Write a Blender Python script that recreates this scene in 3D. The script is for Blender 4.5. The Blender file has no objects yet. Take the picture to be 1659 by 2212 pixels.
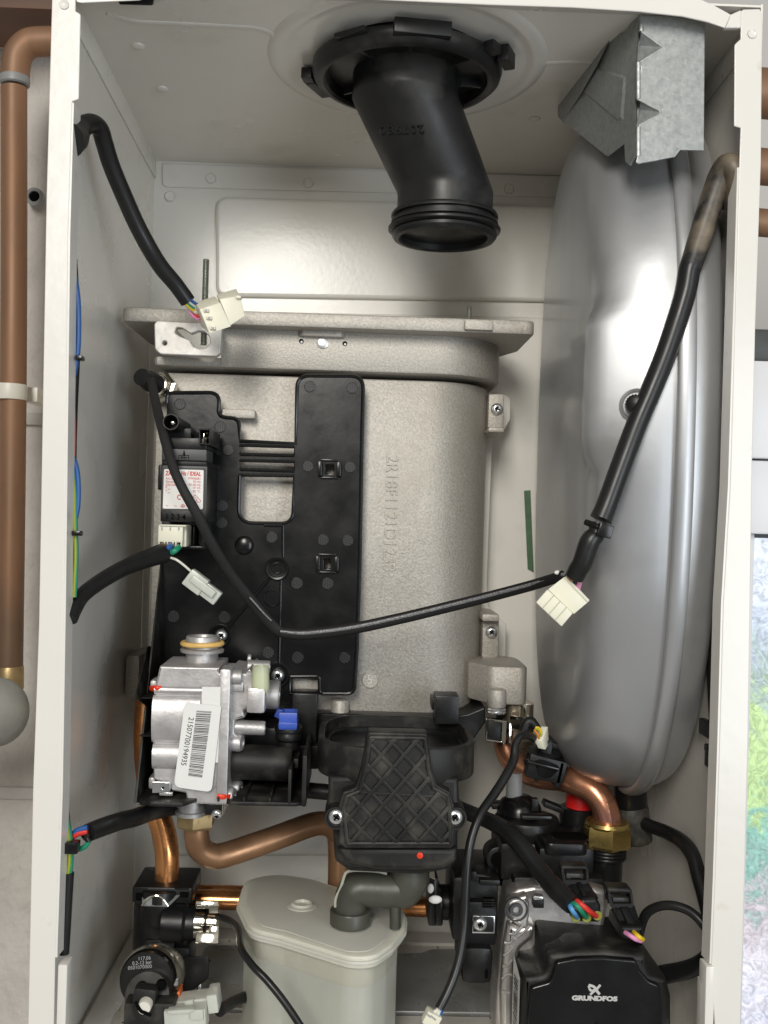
import bpy, bmesh, math, random
from mathutils import Vector, Matrix, noise as mnoise
random.seed(7)
PI = math.pi
SC = bpy.context.scene
COL = SC.collection
# ---------------- camera ----------------
FPX = 2250.0
cam_d = bpy.data.cameras.new('camera')
cam = bpy.data.objects.new('camera', cam_d)
COL.objects.link(cam)
CAMY = -0.585
RM = Matrix.Rotation(-0.0264, 3, 'Z') @ Matrix.Rotation(PI/2 + 0.004, 3, 'X') @ Matrix.Rotation(0.0285, 3, 'Z')
cam.matrix_world = Matrix.Translation((0, CAMY, 0)) @ RM.to_4x4()
cam_d.sensor_fit = 'VERTICAL'
cam_d.sensor_height = 36
cam_d.lens = FPX/2212*36
cam_d.clip_start = 0.02
cam_d.clip_end = 50
SC.camera = cam
SC.render.resolution_x = 768
SC.render.resolution_y = 1024
# ---------------- light ----------------
SC.view_settings.view_transform = 'Standard'
SC.view_settings.look = 'None'
SC.view_settings.gamma = 1
SC.view_settings.exposure = 0.0
w = bpy.data.worlds.new('World'); SC.world = w; w.use_nodes = True
nt = w.node_tree; bg = nt.nodes['Background']
tc = nt.nodes.new('ShaderNodeTexCoord')
nz = nt.nodes.new('ShaderNodeTexNoise'); nz.inputs['Scale'].default_value = 1.6; nz.inputs['Detail'].default_value = 1.5
rp = nt.nodes.new('ShaderNodeValToRGB')
rp.color_ramp.elements[0].position = 0.36; rp.color_ramp.elements[0].color = (.17, .165, .155, 1)
rp.color_ramp.elements[1].position = 0.66; rp.color_ramp.elements[1].color = (1, .965, .90, 1)
nt.links.new(tc.outputs['Generated'], nz.inputs['Vector'])
nt.links.new(nz.outputs['Fac'], rp.inputs['Fac'])
nt.links.new(rp.outputs['Color'], bg.inputs['Color'])
bg.inputs['Strength'].default_value = 0.52
def area(name, loc, target, sx, sy, e, col):
    d = bpy.data.lights.new(name, 'AREA'); d.shape = 'RECTANGLE'; d.size = sx; d.size_y = sy
    d.energy = e; d.color = col
    o = bpy.data.objects.new(name, d); COL.objects.link(o); o.location = loc
    o.rotation_euler = (Vector(target)-Vector(loc)).to_track_quat('-Z', 'Y').to_euler()
    return o
area('ceiling_strip_lamp', (-0.36, -2.1, 0.90), (0, 0, -.05), 0.55, 0.90, 37, (1, .97, .90))
area('front_right_fill', (1.0, -1.6, -.10), (-.02, .2, -.25), .6, 1.0, 13, (.85, .93, 1))  # added cool fill out of view, brightens the lower interior
# ---------------- pixel helpers ----------------
CR = {'Z': (0, 0, 1), 'A': (0, 0, .36375), 'B': (1000, 0, .36375), 'C': (1924, 0, .36375), 'D': (400, 1100, .36375),
      'E': (1200, 1100, .36375), 'F': (1924, 1100, .36375), 'G': (400, 2000, .2976), 'H': (1100, 2200, .36375),
      'I': (500, 2400, .26455), 'J': (1900, 2600, .3307), 'K': (200, 3100, .3307), 'L': (1100, 3100, .2976),
      'M': (1800, 3200, .36375), 'N': (0, 2200, .4541), 'R1': (2724, 0, .50025), 'R2': (2724, 2016, .50025),
      'LL': (0, 0, .5947), 'T': (2000, 3400, .23148), 'U': (480, 3350, .16911), 'V': (1750, 3050, .23148),
      'W': (2050, 2200, .13227), 'X': (600, 1480, .19106)}
def uv(c, x, y):
    o = CR[c]; return o[0]/1.8228 + x*o[2], o[1]/1.8228 + y*o[2]
def ray(u, v):
    return RM @ Vector(((u-829.5)/FPX, -(v-1106)/FPX, -1))
def q(c, x, y, Y):
    u, v = uv(c, x, y); d = ray(u, v); t = (Y-CAMY)/d.y
    return Vector((0, CAMY, 0)) + d*t
def qz(c, x, y, z):
    u, v = uv(c, x, y); d = ray(u, v); t = z/d.z
    return Vector((0, CAMY, 0)) + d*t
def pxm(c, Y, n=1):           # metres covered by n crop pixels at depth Y
    return n*CR[c][2]*(Y-CAMY)/FPX
# ---------------- materials ----------------
def mat(name, col, rough=.5, metal=0, var=0, vscale=30, bump=0, bscale=500, col2=None, mask=None, mscale=20, coat=0,
        rvar=0, spec=None, emit=None, trans=0, ior=None, sss=0, detail=4, stretch=None, bdist=.0005):
    m = bpy.data.materials.new(name); m.use_nodes = True
    n = m.node_tree; b = n.nodes['Principled BSDF']; L = n.links.new
    b.inputs['Base Color'].default_value = (*col, 1); b.inputs['Roughness'].default_value = rough
    b.inputs['Metallic'].default_value = metal; b.inputs['Coat Weight'].default_value = coat
    b.inputs['Coat Roughness'].default_value = .05
    if spec is not None: b.inputs['Specular IOR Level'].default_value = spec
    if trans: b.inputs['Transmission Weight'].default_value = trans
    if ior: b.inputs['IOR'].default_value = ior
    if sss:
        b.inputs['Subsurface Weight'].default_value = sss; b.inputs['Subsurface Radius'].default_value = (.02, .02, .015)
        b.inputs['Subsurface Scale'].default_value = .5
    if emit: b.inputs['Emission Color'].default_value = (*emit[0], 1); b.inputs['Emission Strength'].default_value = emit[1]
    t = n.nodes.new('ShaderNodeTexCoord'); src = t.outputs['Object']
    if stretch:
        mp = n.nodes.new('ShaderNodeMapping'); mp.inputs['Scale'].default_value = stretch
        L(src, mp.inputs['Vector']); src = mp.outputs['Vector']
    def nz(scale, det=4, off=0):
        k = n.nodes.new('ShaderNodeTexNoise'); k.inputs['Scale'].default_value = scale; k.inputs['Detail'].default_value = det
        if off:
            a = n.nodes.new('ShaderNodeVectorMath'); a.operation = 'ADD'; a.inputs[1].default_value = (off, off, off)
            L(src, a.inputs[0]); L(a.outputs[0], k.inputs['Vector'])
        else: L(src, k.inputs['Vector'])
        return k.outputs['Fac']
    out = None
    if var:
        r = n.nodes.new('ShaderNodeValToRGB'); r.color_ramp.elements[0].position = .3; r.color_ramp.elements[1].position = .7
        r.color_ramp.elements[0].color = (*[max(0, c*(1-var)) for c in col], 1)
        r.color_ramp.elements[1].color = (*[min(1, c*(1+var)) for c in col], 1)
        L(nz(vscale, detail), r.inputs['Fac']); out = r.outputs['Color']
    if col2:
        lo, hi = mask or (.5, .65)
        r = n.nodes.new('ShaderNodeMapRange'); r.inputs['From Min'].default_value = lo; r.inputs['From Max'].default_value = hi
        L(nz(mscale, 6, 3.7), r.inputs['Value'])
        mx = n.nodes.new('ShaderNodeMix'); mx.data_type = 'RGBA'
        L(r.outputs['Result'], mx.inputs['Factor'])
        if out: L(out, mx.inputs['A'])
        else: mx.inputs['A'].default_value = (*col, 1)
        mx.inputs['B'].default_value = (*col2, 1); out = mx.outputs['Result']
    if out: L(out, b.inputs['Base Color'])
    if rvar:
        r = n.nodes.new('ShaderNodeMapRange'); r.inputs['To Min'].default_value = max(.02, rough-rvar); r.inputs['To Max'].default_value = rough+rvar
        r.inputs['From Min'].default_value = .3; r.inputs['From Max'].default_value = .7
        L(nz(vscale*1.3, 5, 9.1), r.inputs['Value']); L(r.outputs['Result'], b.inputs['Roughness'])
    if bump:
        bp = n.nodes.new('ShaderNodeBump'); bp.inputs['Strength'].default_value = bump; bp.inputs['Distance'].default_value = bdist
        L(nz(bscale, 3, 1.3), bp.inputs['Height']); L(bp.outputs['Normal'], b.inputs['Normal'])
    return m
ENAM = mat('white_enamel', (.79, .76, .70), .25, 0, var=.03, vscale=9, bump=.14, bscale=240, bdist=.0004, rvar=.05, col2=(.69, .66, .60), mask=(.58, .8), mscale=24)
ENAMF = mat('white_enamel_front', (.76, .735, .69), .22, 0, var=.02, vscale=14, bump=.25, bscale=90, bdist=.0006, col2=(.66, .61, .53), mask=(.66, .76), mscale=60)
BLK = mat('black_plastic', (.008, .008, .0085), .36, 0, spec=.36, var=.3, vscale=60, bump=.15, bscale=420, rvar=.08, col2=(.022, .021, .019), mask=(.6, .85), mscale=50)
BLKG = mat('black_gloss_plastic', (.0075, .0075, .008), .24, 0, spec=.4, var=.2, vscale=40, bump=.06, bscale=260, rvar=.06)
BLKD = mat('dusty_black_plastic', (.012, .0115, .011), .5, 0, spec=.35, var=.35, vscale=50, bump=.25, bscale=700, col2=(.065, .061, .05), mask=(.48, .8), mscale=70)
FLUE = mat('black_flue_plastic', (.012, .012, .0125), .42, 0, spec=.4, var=.3, vscale=35, bump=.1, bscale=400, col2=(.05, .048, .044), mask=(.5, .62), mscale=22, rvar=.1)
RUB = mat('black_rubber', (.009, .009, .0095), .42, 0, spec=.4, var=.3, vscale=60, bump=.12, bscale=600, rvar=.1)
RUBD = mat('dusty_black_sleeve', (.018, .017, .017), .45, 0, var=.3, vscale=60, bump=.15, bscale=600, col2=(.27, .215, .15), mask=(.38, .72), mscale=48)
SAT = mat('sleeve_satin', (.011, .011, .0115), .34, 0, spec=.45, var=.25, vscale=30, bump=.08, bscale=200, rvar=.08)
BRAID = mat('braided_sleeve', (.014, .0135, .0135), .6, 0, var=.4, vscale=1500, bump=.5, bscale=1500, spec=.3)
BRAIDL = mat('braid_sheen', (.26, .26, .27), .38, .3, var=.7, vscale=1300, bump=.9, bscale=1400)
CAST = mat('sand_cast_aluminium', (.47, .44, .395), .54, .42, var=.18, vscale=720, bump=.6, bscale=720, bdist=.0005, detail=3, col2=(.40, .365, .315), mask=(.5, .8), mscale=18)
CASTL = mat('machined_cast_tab', (.60, .575, .54), .5, .3, var=.12, vscale=200, bump=.2, bscale=500, col2=(.72, .70, .67), mask=(.5, .6), mscale=90)
DIE = mat('die_cast_zinc', (.58, .56, .56), .42, .65, var=.12, vscale=90, bump=.22, bscale=500, rvar=.08, col2=(.46, .44, .44), mask=(.55, .75), mscale=70)
DIE2 = mat('die_cast_dull', (.50, .485, .48), .46, .65, var=.15, vscale=120, bump=.3, bscale=450, rvar=.08)
PUMPM = mat('pump_casting', (.60, .57, .55), .36, .85, var=.15, vscale=60, bump=.2, bscale=300, rvar=.1)
SILV = mat('silver_vessel_paint', (.47, .475, .487), .38, .62, var=.04, vscale=12, bump=.10, bscale=45, bdist=.0010, rvar=.04, coat=.25, col2=(.42, .42, .42), mask=(.55, .8), mscale=35)
SILV.node_tree.nodes['Principled BSDF'].inputs['Anisotropic'].default_value = .75
_tn = SILV.node_tree.nodes.new('ShaderNodeTangent'); _tn.direction_type = 'RADIAL'; _tn.axis = 'Z'
SILV.node_tree.links.new(_tn.outputs[0], SILV.node_tree.nodes['Principled BSDF'].inputs['Tangent'])
GALV = mat('galvanised_steel', (.33, .345, .34), .46, .6, var=.12, vscale=260, bump=.12, bscale=700, rvar=.08, col2=(.40, .41, .40), mask=(.5, .7), mscale=420)
GALVF = mat('galvanised_floor', (.40, .405, .40), .33, .6, var=.14, vscale=30, rvar=.1, col2=(.33, .30, .26), mask=(.55, .75), mscale=30)
STEEL = mat('bright_steel', (.80, .81, .82), .26, .9, var=.06, vscale=80, rvar=.05)
CHR = mat('nickel_clip', (.78, .74, .64), .10, 1, var=.05, vscale=60)
STUD = mat('zinc_stud', (.40, .42, .37), .3, .9, var=.15, vscale=300)
COP = mat('bright_copper', (.86, .38, .15), .27, .9, var=.2, vscale=40, rvar=.1, bump=.08, bscale=200, col2=(.62, .26, .10), mask=(.52, .7), mscale=45)
COPD = mat('tarnished_copper', (.36, .20, .11), .38, .7, var=.25, vscale=35, rvar=.1, bump=.08, bscale=200, col2=(.27, .155, .085), mask=(.5, .72), mscale=30)
COPR = mat('heated_copper', (.62, .29, .17), .28, .85, var=.3, vscale=28, rvar=.1, bump=.08, bscale=200, col2=(.62, .30, .25), mask=(.5, .68), mscale=26)
COPO = mat('aged_brown_copper', (.19, .115, .07), .5, .3, var=.25, vscale=22, rvar=.08, bump=.12, bscale=160, col2=(.36, .18, .095), mask=(.42, .68), mscale=16, stretch=(1, 1, .25))
BRS = mat('brass', (.52, .38, .13), .30, .9, var=.15, vscale=60, bump=.1, bscale=200, rvar=.1)
BRSD = mat('dull_brass', (.42, .31, .16), .42, .8, var=.2, vscale=70, bump=.15, bscale=250, col2=(.25, .17, .09), mask=(.56, .66), mscale=120)
NYL = mat('ivory_nylon', (.80, .77, .62), .42, 0, var=.03, vscale=60, sss=.15)
NYLT = mat('translucent_nylon', (.80, .82, .74), .3, 0, var=.05, vscale=60, trans=.35, sss=.15)
TRAP = mat('translucent_polypropylene', (.70, .685, .565), .36, 0, var=.05, vscale=18, bump=.12, bscale=300, sss=.4, rvar=.06)
TRAPB = mat('translucent_tank_body', (.82, .80, .68), .36, 0, var=.05, vscale=12, bump=.05, bscale=120, sss=.12, trans=.5, ior=1.25)
TRAPW = mat('water_filled_plastic', (.74, .745, .66), .34, 0, var=.05, vscale=12, sss=.12, trans=.5, ior=1.25)
LAB = mat('paper_label', (.80, .79, .77), .42, 0, var=.02, vscale=60, bump=.03, bscale=300)
PAPD = mat('print_black', (.04, .04, .04), .5)
PAPG = mat('print_grey', (.36, .36, .36), .5)
REDP = mat('print_red', (.62, .08, .06), .5)
REDM = mat('red_paint_mark', (.75, .04, .01), .35)
BLUE = mat('blue_plastic', (.045, .10, .48), .35, var=.1, vscale=60)
REDC = mat('red_plastic_cap', (.72, .015, .015), .4, bump=.5, bscale=900)
ORG = mat('orange_rubber', (.72, .15, .03), .5, var=.2, vscale=90)
YEL = mat('yellow_rubber', (.78, .50, .16), .42, var=.12, vscale=90)
GRYP = mat('grey_plastic', (.27, .27, .27), .45, var=.1, vscale=60)
OLV = mat('grey_green_rubber', (.060, .060, .048), .38, 0, var=.2, vscale=50, bump=.1, bscale=400, col2=(.12, .115, .095), mask=(.6, .8), mscale=60, rvar=.08)
OLVL = mat('pale_mould_seam', (.36, .36, .30), .5)
def wire(n, c): return mat('wire_'+n, c, .35)
WB = wire('blue', (.02, .10, .32)); WR = wire('red', (.65, .04, .03)); WG = wire('green', (.015, .25, .14)); WP = wire('pink', (.72, .28, .50))
WO = wire('orange', (.62, .22, .02)); WY = wire('yellow', (.75, .52, .02)); WW = wire('white', (.7, .69, .62)); WLB = wire('light_blue', (.10, .32, .62)); WBR = wire('brown', (.13, .05, .02))
WGY = wire('green_yellow', (.34, .38, .03)); WK = wire('black', (.012, .012, .012))
TAPE = mat('green_tape', (.07, .14, .07), .4, var=.2, vscale=120, bump=.2, bscale=200)
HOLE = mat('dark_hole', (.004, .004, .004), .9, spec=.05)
WALLM = mat('painted_blockwork', (.56, .525, .49), .8, 0, var=.07, vscale=30, bump=.7, bscale=60, bdist=.008, col2=(.50, .46, .42), mask=(.5, .8), mscale=10, stretch=(1.2, 1, .8))
WOOD = mat('brown_timber', (.12, .055, .03), .6, var=.3, vscale=20, bump=.3, bscale=80, stretch=(.3, 1, 3))
UPVC = mat('white_window_frame', (.72, .72, .75), .3, var=.02, vscale=9)
LAG = mat('grey_pipe_lagging', (.30, .30, .28), .85, var=.15, vscale=60, bump=.5, bscale=260)
WHP = mat('white_clip_plastic', (.74, .72, .64), .4, var=.04, vscale=50)
MGREY = mat('dark_grey_plastic', (.055, .056, .058), .45, 0, var=.15, vscale=50)
# ---------------- mesh accumulator ----------------
WL = {}
class Acc:
    def __init__(s): s.v = []; s.f = []; s.m = []; s.mats = []
    def mi(s, m):
        if m not in s.mats: s.mats.append(m)
        return s.mats.index(m)
    def raw(s, vs, fs, m):
        b = len(s.v); k = s.mi(m)
        s.v += [Vector(x) for x in vs]
        for f in fs: s.f.append([b+i for i in f]); s.m.append(k)
        return s
    def bm(s, bm, m, M=None):
        bm.verts.ensure_lookup_table(); bm.verts.index_update()
        s.raw([(M @ v.co if M else v.co.copy()) for v in bm.verts], [[v.index for v in f.verts] for f in bm.faces], m)
        bm.free(); return s
    def box(s, m, c, size, rot=None, bev=0, seg=2):
        b = bmesh.new(); bmesh.ops.create_cube(b, size=1)
        for v in b.verts: v.co = Vector((v.co.x*size[0], v.co.y*size[1], v.co.z*size[2]))
        if bev: bmesh.ops.bevel(b, geom=b.edges[:], offset=min(bev, min(size)*.45), segments=seg, affect='EDGES', profile=.6)
        M = Matrix.Translation(c) @ (rot.to_4x4() if rot else Matrix.Identity(4))
        return s.bm(b, m, M)
    def hexa(s, m, f4, b4, bev=0):
        b = bmesh.new(); v = [b.verts.new(x) for x in list(f4)+list(b4)]
        for f in ((0, 1, 2, 3), (7, 6, 5, 4), (0, 4, 5, 1), (1, 5, 6, 2), (2, 6, 7, 3), (3, 7, 4, 0)): b.faces.new([v[i] for i in f])
        bmesh.ops.recalc_face_normals(b, faces=b.faces)
        if bev: bmesh.ops.bevel(b, geom=b.edges[:], offset=bev, segments=2, affect='EDGES', profile=.6)
        return s.bm(b, m)
    def pbox(s, m, c, x0, y0, x1, y1, Y, t, bev=.0006):    # front face given in crop pixels at depth Y, t metres deep
        a = [q(c, x0, y0, Y), q(c, x1, y0, Y), q(c, x1, y1, Y), q(c, x0, y1, Y)]
        x_0 = (a[0].x+a[3].x)/2; x_1 = (a[1].x+a[2].x)/2; z0 = (a[0].z+a[1].z)/2; z1 = (a[2].z+a[3].z)/2
        return s.box(m, ((x_0+x_1)/2, Y+t/2, (z0+z1)/2), (abs(x_1-x_0), t, abs(z0-z1)), None, bev)
    def plate(s, m, c, pts, Y, t, bev=0, holes=(), world=False):
        cu = bpy.data.curves.new('tmp', 'CURVE'); cu.dimensions = '2D'; cu.fill_mode = 'BOTH'
        cu.extrude = max(1e-5, t/2-bev); cu.bevel_depth = bev; cu.bevel_resolution = 2; cu.offset = -bev
        for ring in [pts]+list(holes):
            p2 = rounded(ring)
            if not world: p2 = [(lambda w: (w.x, w.z))(q(c, x, y, Y)) for x, y in p2]
            sp = cu.splines.new('POLY'); sp.points.add(len(p2)-1)
            for i, (x, y) in enumerate(p2): sp.points[i].co = (x, y, 0, 1)
            sp.use_cyclic_u = True
        return s.conv(cu, m, Matrix(((1, 0, 0, 0), (0, 0, -1, Y+t/2), (0, 1, 0, 0), (0, 0, 0, 1))))
    def conv(s, cu, m, M):
        o = bpy.data.objects.new('tmp', cu); COL.objects.link(o)
        dg = bpy.context.evaluated_depsgraph_get(); dg.update()
        me = bpy.data.meshes.new_from_object(o.evaluated_get(dg))
        s.raw([M @ v.co for v in me.vertices], [list(p.vertices) for p in me.polygons], m)
        bpy.data.objects.remove(o); bpy.data.meshes.remove(me); bpy.data.curves.remove(cu)
        return s
    def text(s, m, body, p, size, ang=0, ext=.0001, bold=0, align='LEFT', wid=1.0, R=None, yalign='BOTTOM_BASELINE'):
        cu = bpy.data.curves.new('tmp', 'FONT'); cu.body = body; cu.size = size; cu.extrude = ext; cu.offset = bold
        cu.align_x = align; cu.align_y = yalign; cu.resolution_u = 3
        B = R.to_4x4() if R else Matrix.Rotation(PI/2, 4, 'X')
        M = Matrix.Translation(p) @ B @ Matrix.Rotation(ang, 4, 'Z') @ Matrix.Diagonal((wid, 1, 1, 1))
        return s.conv(cu, m, M)
    def tube(s, m, pts, r, seg=14, n=6, flat=1.0, up=None, caps=True, smooth=True, inner=None):
        pts = [Vector(p) for p in pts]; R = list(r) if hasattr(r, '__len__') else [r]*len(pts)
        if smooth and len(pts) > 2:
            P = []; RR = []
            for i in range(len(pts)-1):
                p0 = pts[max(0, i-1)]; p1 = pts[i]; p2 = pts[i+1]; p3 = pts[min(len(pts)-1, i+2)]
                for k in range(n):
                    t = k/n; t2 = t*t; t3 = t2*t
                    P.append(.5*((2*p1)+(-p0+p2)*t+(2*p0-5*p1+4*p2-p3)*t2+(-p0+3*p1-3*p2+p3)*t3)); RR.append(R[i]*(1-t)+R[i+1]*t)
            P.append(pts[-1]); RR.append(R[-1])
        else: P, RR = pts, R
        T = []
        for i in range(len(P)):
            a = P[max(0, i-1)]; b = P[min(len(P)-1, i+1)]; T.append((b-a).normalized())
        N = Vector(up) if up else (Vector((0, -1, 0)) if abs(T[0].y) < .9 else Vector((1, 0, 0)))
        N = (N - T[0]*N.dot(T[0])).normalized(); vs = []; fs = []
        for i, p in enumerate(P):
            if i: N = (N - T[i]*N.dot(T[i])).normalized()
            B = T[i].cross(N)
            for k in range(seg):
                a = 2*PI*k/seg; vs.append(p + N*(math.cos(a)*RR[i]*flat) + B*(math.sin(a)*RR[i]))
        for i in range(len(P)-1):
            for k in range(seg):
                fs.append([i*seg+k, i*seg+(k+1) % seg, (i+1)*seg+(k+1) % seg, (i+1)*seg+k])
        if caps: fs.append(list(range(seg))[::-1]); fs.append([(len(P)-1)*seg+k for k in range(seg)])
        return s.raw(vs, fs, m)
    def lathe(s, m, o, ax, prof, seg=40, sq=None):     # profile [(r,h)...] about axis ax from o
        ax = Vector(ax).normalized(); o = Vector(o)
        u = ax.orthogonal().normalized() if abs(ax.z) < .9 else Vector((1, 0, 0)); u = (u-ax*u.dot(ax)).normalized(); w = ax.cross(u)
        vs = []; fs = []
        for (r, h) in prof:
            for k in range(seg):
                a = 2*PI*k/seg + PI/seg; rr = max(r, 1e-6); vs.append(o + ax*h + u*(rr*math.cos(a)) + w*(rr*math.sin(a)))
        for i in range(len(prof)-1):
            for k in range(seg): fs.append([i*seg+k, i*seg+(k+1) % seg, (i+1)*seg+(k+1) % seg, (i+1)*seg+k])
        fs.append(list(range(seg))[::-1]); fs.append([(len(prof)-1)*seg+k for k in range(seg)])
        return s.raw(vs, fs, m)
    def cyl(s, m, a, b, r, bev=.0006, seg=32):
        a = Vector(a); b = Vector(b); h = (b-a).length; bev = min(bev, h*.4, r*.4)
        return s.lathe(m, a, b-a, [(r-bev, 0), (r-bev*.3, bev*.3), (r, bev), (r, h-bev), (r-bev*.3, h-bev*.3), (r-bev, h)], seg)
    def vprism(s, m, outline, z0, z1, bev=.001, inner=None, depth=0):  # outline [(x,Y)], vertical prism top z1
        def off(d):
            n = len(outline); res = []
            for i in range(n):
                a = Vector(outline[i-1]); b = Vector(outline[i]); c = Vector(outline[(i+1) % n])
                e1 = (b-a).normalized(); e2 = (c-b).normalized(); nn = Vector((e1.y+e2.y, -(e1.x+e2.x)))
                nn = nn.normalized() if nn.length > 1e-6 else Vector((0, 0)); k = max(.4, nn.dot(Vector((e1.y, -e1.x))))
                res.append(b-nn*(d/k))
            return res
        ar = sum(outline[i-1][0]*outline[i][1]-outline[i][0]*outline[i-1][1] for i in range(len(outline)))
        if ar < 0: outline = outline[::-1]
        lv = [(bev, z0), (bev*.3, z0+bev*.3), (0, z0+bev), (0, z1-bev), (bev*.3, z1-bev*.3), (bev, z1)]
        if inner: lv += [(inner, z1), (inner+.0005, z1-.0005), (inner+.0005, z1-depth)]
        vs = []; fs = []; n = len(outline)
        for d, z in lv:
            for p in off(d): vs.append((p.x, p.y, z))
        for i in range(len(lv)-1):
            for k in range(n): fs.append([i*n+k, i*n+(k+1) % n, (i+1)*n+(k+1) % n, (i+1)*n+k])
        fs.append(list(range(n))[::-1]); fs.append([(len(lv)-1)*n+k for k in range(n)])
        return s.raw(vs, fs, m)
    def sphere(s, m, c, r, sc=(1, 1, 1), seg=24):
        b = bmesh.new(); bmesh.ops.create_uvsphere(b, u_segments=seg, v_segments=seg//2, radius=r)
        return s.bm(b, m, Matrix.Translation(c) @ Matrix.Diagonal((*sc, 1)))
    def build(s, name, parent=None, label=None, cat=None, group=None, kind=None, ang=38, sub=0):
        me = bpy.data.meshes.new(name)
        c = sum(s.v, Vector())/len(s.v)
        me.from_pydata([v-c for v in s.v], [], s.f)
        for m in s.mats: me.materials.append(m)
        me.polygons.foreach_set('material_index', s.m)
        b = bmesh.new(); b.from_mesh(me); bmesh.ops.recalc_face_normals(b, faces=b.faces); b.to_mesh(me); b.free()
        me.polygons.foreach_set('use_smooth', [True]*len(me.polygons))
        me.set_sharp_from_angle(angle=math.radians(ang)); me.update()
        o = bpy.data.objects.new(name, me); COL.objects.link(o); WL[o] = c
        if parent: o.parent = parent; o.location = c - WL[parent]
        else: o.location = c
        return tag(o, label, cat, group, kind)
def tag(o, label=None, cat=None, group=None, kind=None):
    if label: o['label'] = label
    if cat: o['category'] = cat
    if group: o['group'] = group
    if kind: o['kind'] = kind
    return o
def thing(name, label, cat, loc, group=None):
    o = bpy.data.objects.new(name, None); COL.objects.link(o); o.location = loc; WL[o] = Vector(loc); o.empty_display_size = .01
    return tag(o, label, cat, group)
def rounded(pts, n=6):
    out = []; N = len(pts)
    for i in range(N):
        p = pts[i]
        if len(p) < 3 or p[2] == 0: out.append((p[0], p[1])); continue
        b = Vector(p[:2]); a = Vector(pts[i-1][:2]); c = Vector(pts[(i+1) % N][:2]); r = p[2]
        e1 = (a-b); e2 = (c-b); l1 = e1.length; l2 = e2.length; e1.normalize(); e2.normalize()
        th = math.acos(max(-1, min(1, e1.dot(e2)))); d = min(r/max(.05, math.tan(th/2)), l1*.49, l2*.49)
        s0 = b+e1*d; s1 = b+e2*d
        for k in range(n+1):
            t = k/n; out.append(tuple(s0*(1-t)**2 + b*(2*t*(1-t)) + s1*t*t))
    return out
def circ(x, y, r, n=24): return [(x+r*math.cos(2*PI*k/n), y+r*math.sin(2*PI*k/n)) for k in range(n)]
def rect(x0, y0, x1, y1, r=0): return [(x0, y0, r), (x1, y0, r), (x1, y1, r), (x0, y1, r)]
def rrect(x0, x1, y0, y1, r, n=8): return rounded([(x0, y0, r), (x1, y0, r), (x1, y1, r), (x0, y1, r)], n)
def screw(parent, c, x, y, Y, r, mt=STEEL, name='screw', label=None, ax=(0, -1, 0), p=None):
    a = Acc(); p = p if p is not None else q(c, x, y, Y); ax = Vector(ax).normalized()
    a.lathe(mt, p, ax, [(r, -.001), (r, 0), (r*.96, r*.16), (r*.8, r*.36), (r*.5, r*.50), (r*.42, r*.50), (r*.38, r*.2), (.0001, r*.15)], 28)
    u = ax.orthogonal().normalized(); v = ax.cross(u)
    Rm = Matrix((u, v, ax)).transposed()
    rr = random.random()*1.5
    for k in (0, PI/2):
        a.box(HOLE, p+ax*(r*.48), (r*.85, r*.17, r*.12), Rm @ Matrix.Rotation(rr+k, 3, 'Z'))
    return a.build(name, parent, label)
def path(c, pts, Y):
    n = len(pts); return [q(c, x, y, (Y[0]+(Y[1]-Y[0])*i/(n-1)) if hasattr(Y, '__len__') and len(Y) == 2 else (Y[i] if hasattr(Y, '__len__') else Y)) for i, (x, y) in enumerate(pts)]
# ================= outside wall, window, pipes =================
XL, XR, ZT, ZB, YB = -.1725, .2215, .285, -.342, .27
a = Acc()
a.box(WALLM, (-.8+.11, YB+.06, -.05), (1.9, .1, 1.9)).build('wall', kind='structure')
a = Acc()
for zc in (q('Z', 40, 1711, YB+.01).z, q('Z', 40, 905, YB+.01).z, q('Z', 40, 95, YB+.01).z):
    a.box(mat('mortar', (.50, .475, .45), .8, bump=.5, bscale=200), (-.35, YB+.008, zc), (.36, .006, .010), None, .002)
a.build('mortar_joint', None, kind='structure')
a = Acc(); a.pbox(WOOD, 'Z', -260, -120, 160, 14, .20, .07, .002); a.build('timber_batten', None, 'brown timber batten along the top of the wall beside the left copper pipe', 'batten')
# left copper pipe
t = thing('copper_pipe', 'tall brown copper pipe on the wall left of the boiler, with an elbow on top', 'pipe', q('Z', 30, 1400, .2))
rp_ = pxm('Z', .2, 27.5)
a = Acc(); a.tube(COPO, [q('Z', 30, 190, .2), q('Z', 30, 600, .2), q('Z', 27, 1000, .2), q('Z', 21, 1445, .2)], rp_, 28); a.build('pipe_run', t)
a = Acc()
a.tube(COPO, path('A', [(88, 500), (92, 400), (110, 320), (165, 262), (240, 248), (360, 248)], .2), pxm('A', .2, 84), 28)
a.lathe(GRYP, q('A', 88, 485, .2), (0, 0, 1), [(rp_*1.0, -.003), (rp_*1.13, -.002), (rp_*1.16, .001), (rp_*1.1, .004)], 28)
a.build('elbow', t)
a = Acc(); a.cyl(BRSD, q('Z', 21, 1490, .2), q('Z', 21, 1438, .2), rp_*1.06, .001); a.build('socket', t)
t = thing('pipe_lagging', 'rounded grey foam lagging below the left copper pipe', 'lagging', q('Z', 0, 1540, .18))
a = Acc(); a.sphere(LAG, q('Z', -8, 1538, .16), pxm('Z', .16, 68), (1, 1, 1.08), 32); a.tube(LAG, [q('Z', -8, 1540, .16), q('Z', -160, 1600, .16)], pxm('Z', .16, 68), 28); a.build('foam', t)
t = thing('pipe_clip', 'white plastic clip holding the brown copper pipe to the wall', 'pipe clip', q('Z', 26, 846, .2))
a = Acc(); o_ = q('Z', 23, 846, .2)
a.lathe(WHP, o_-Vector((0, 0, .0062)), (0, 0, 1), [(rp_, 0), (rp_+.002, 0), (rp_+.0023, .001), (rp_+.0023, .0105), (rp_+.002, .0115), (rp_, .0115)], 32); a.build('clip_ring', t)
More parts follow.
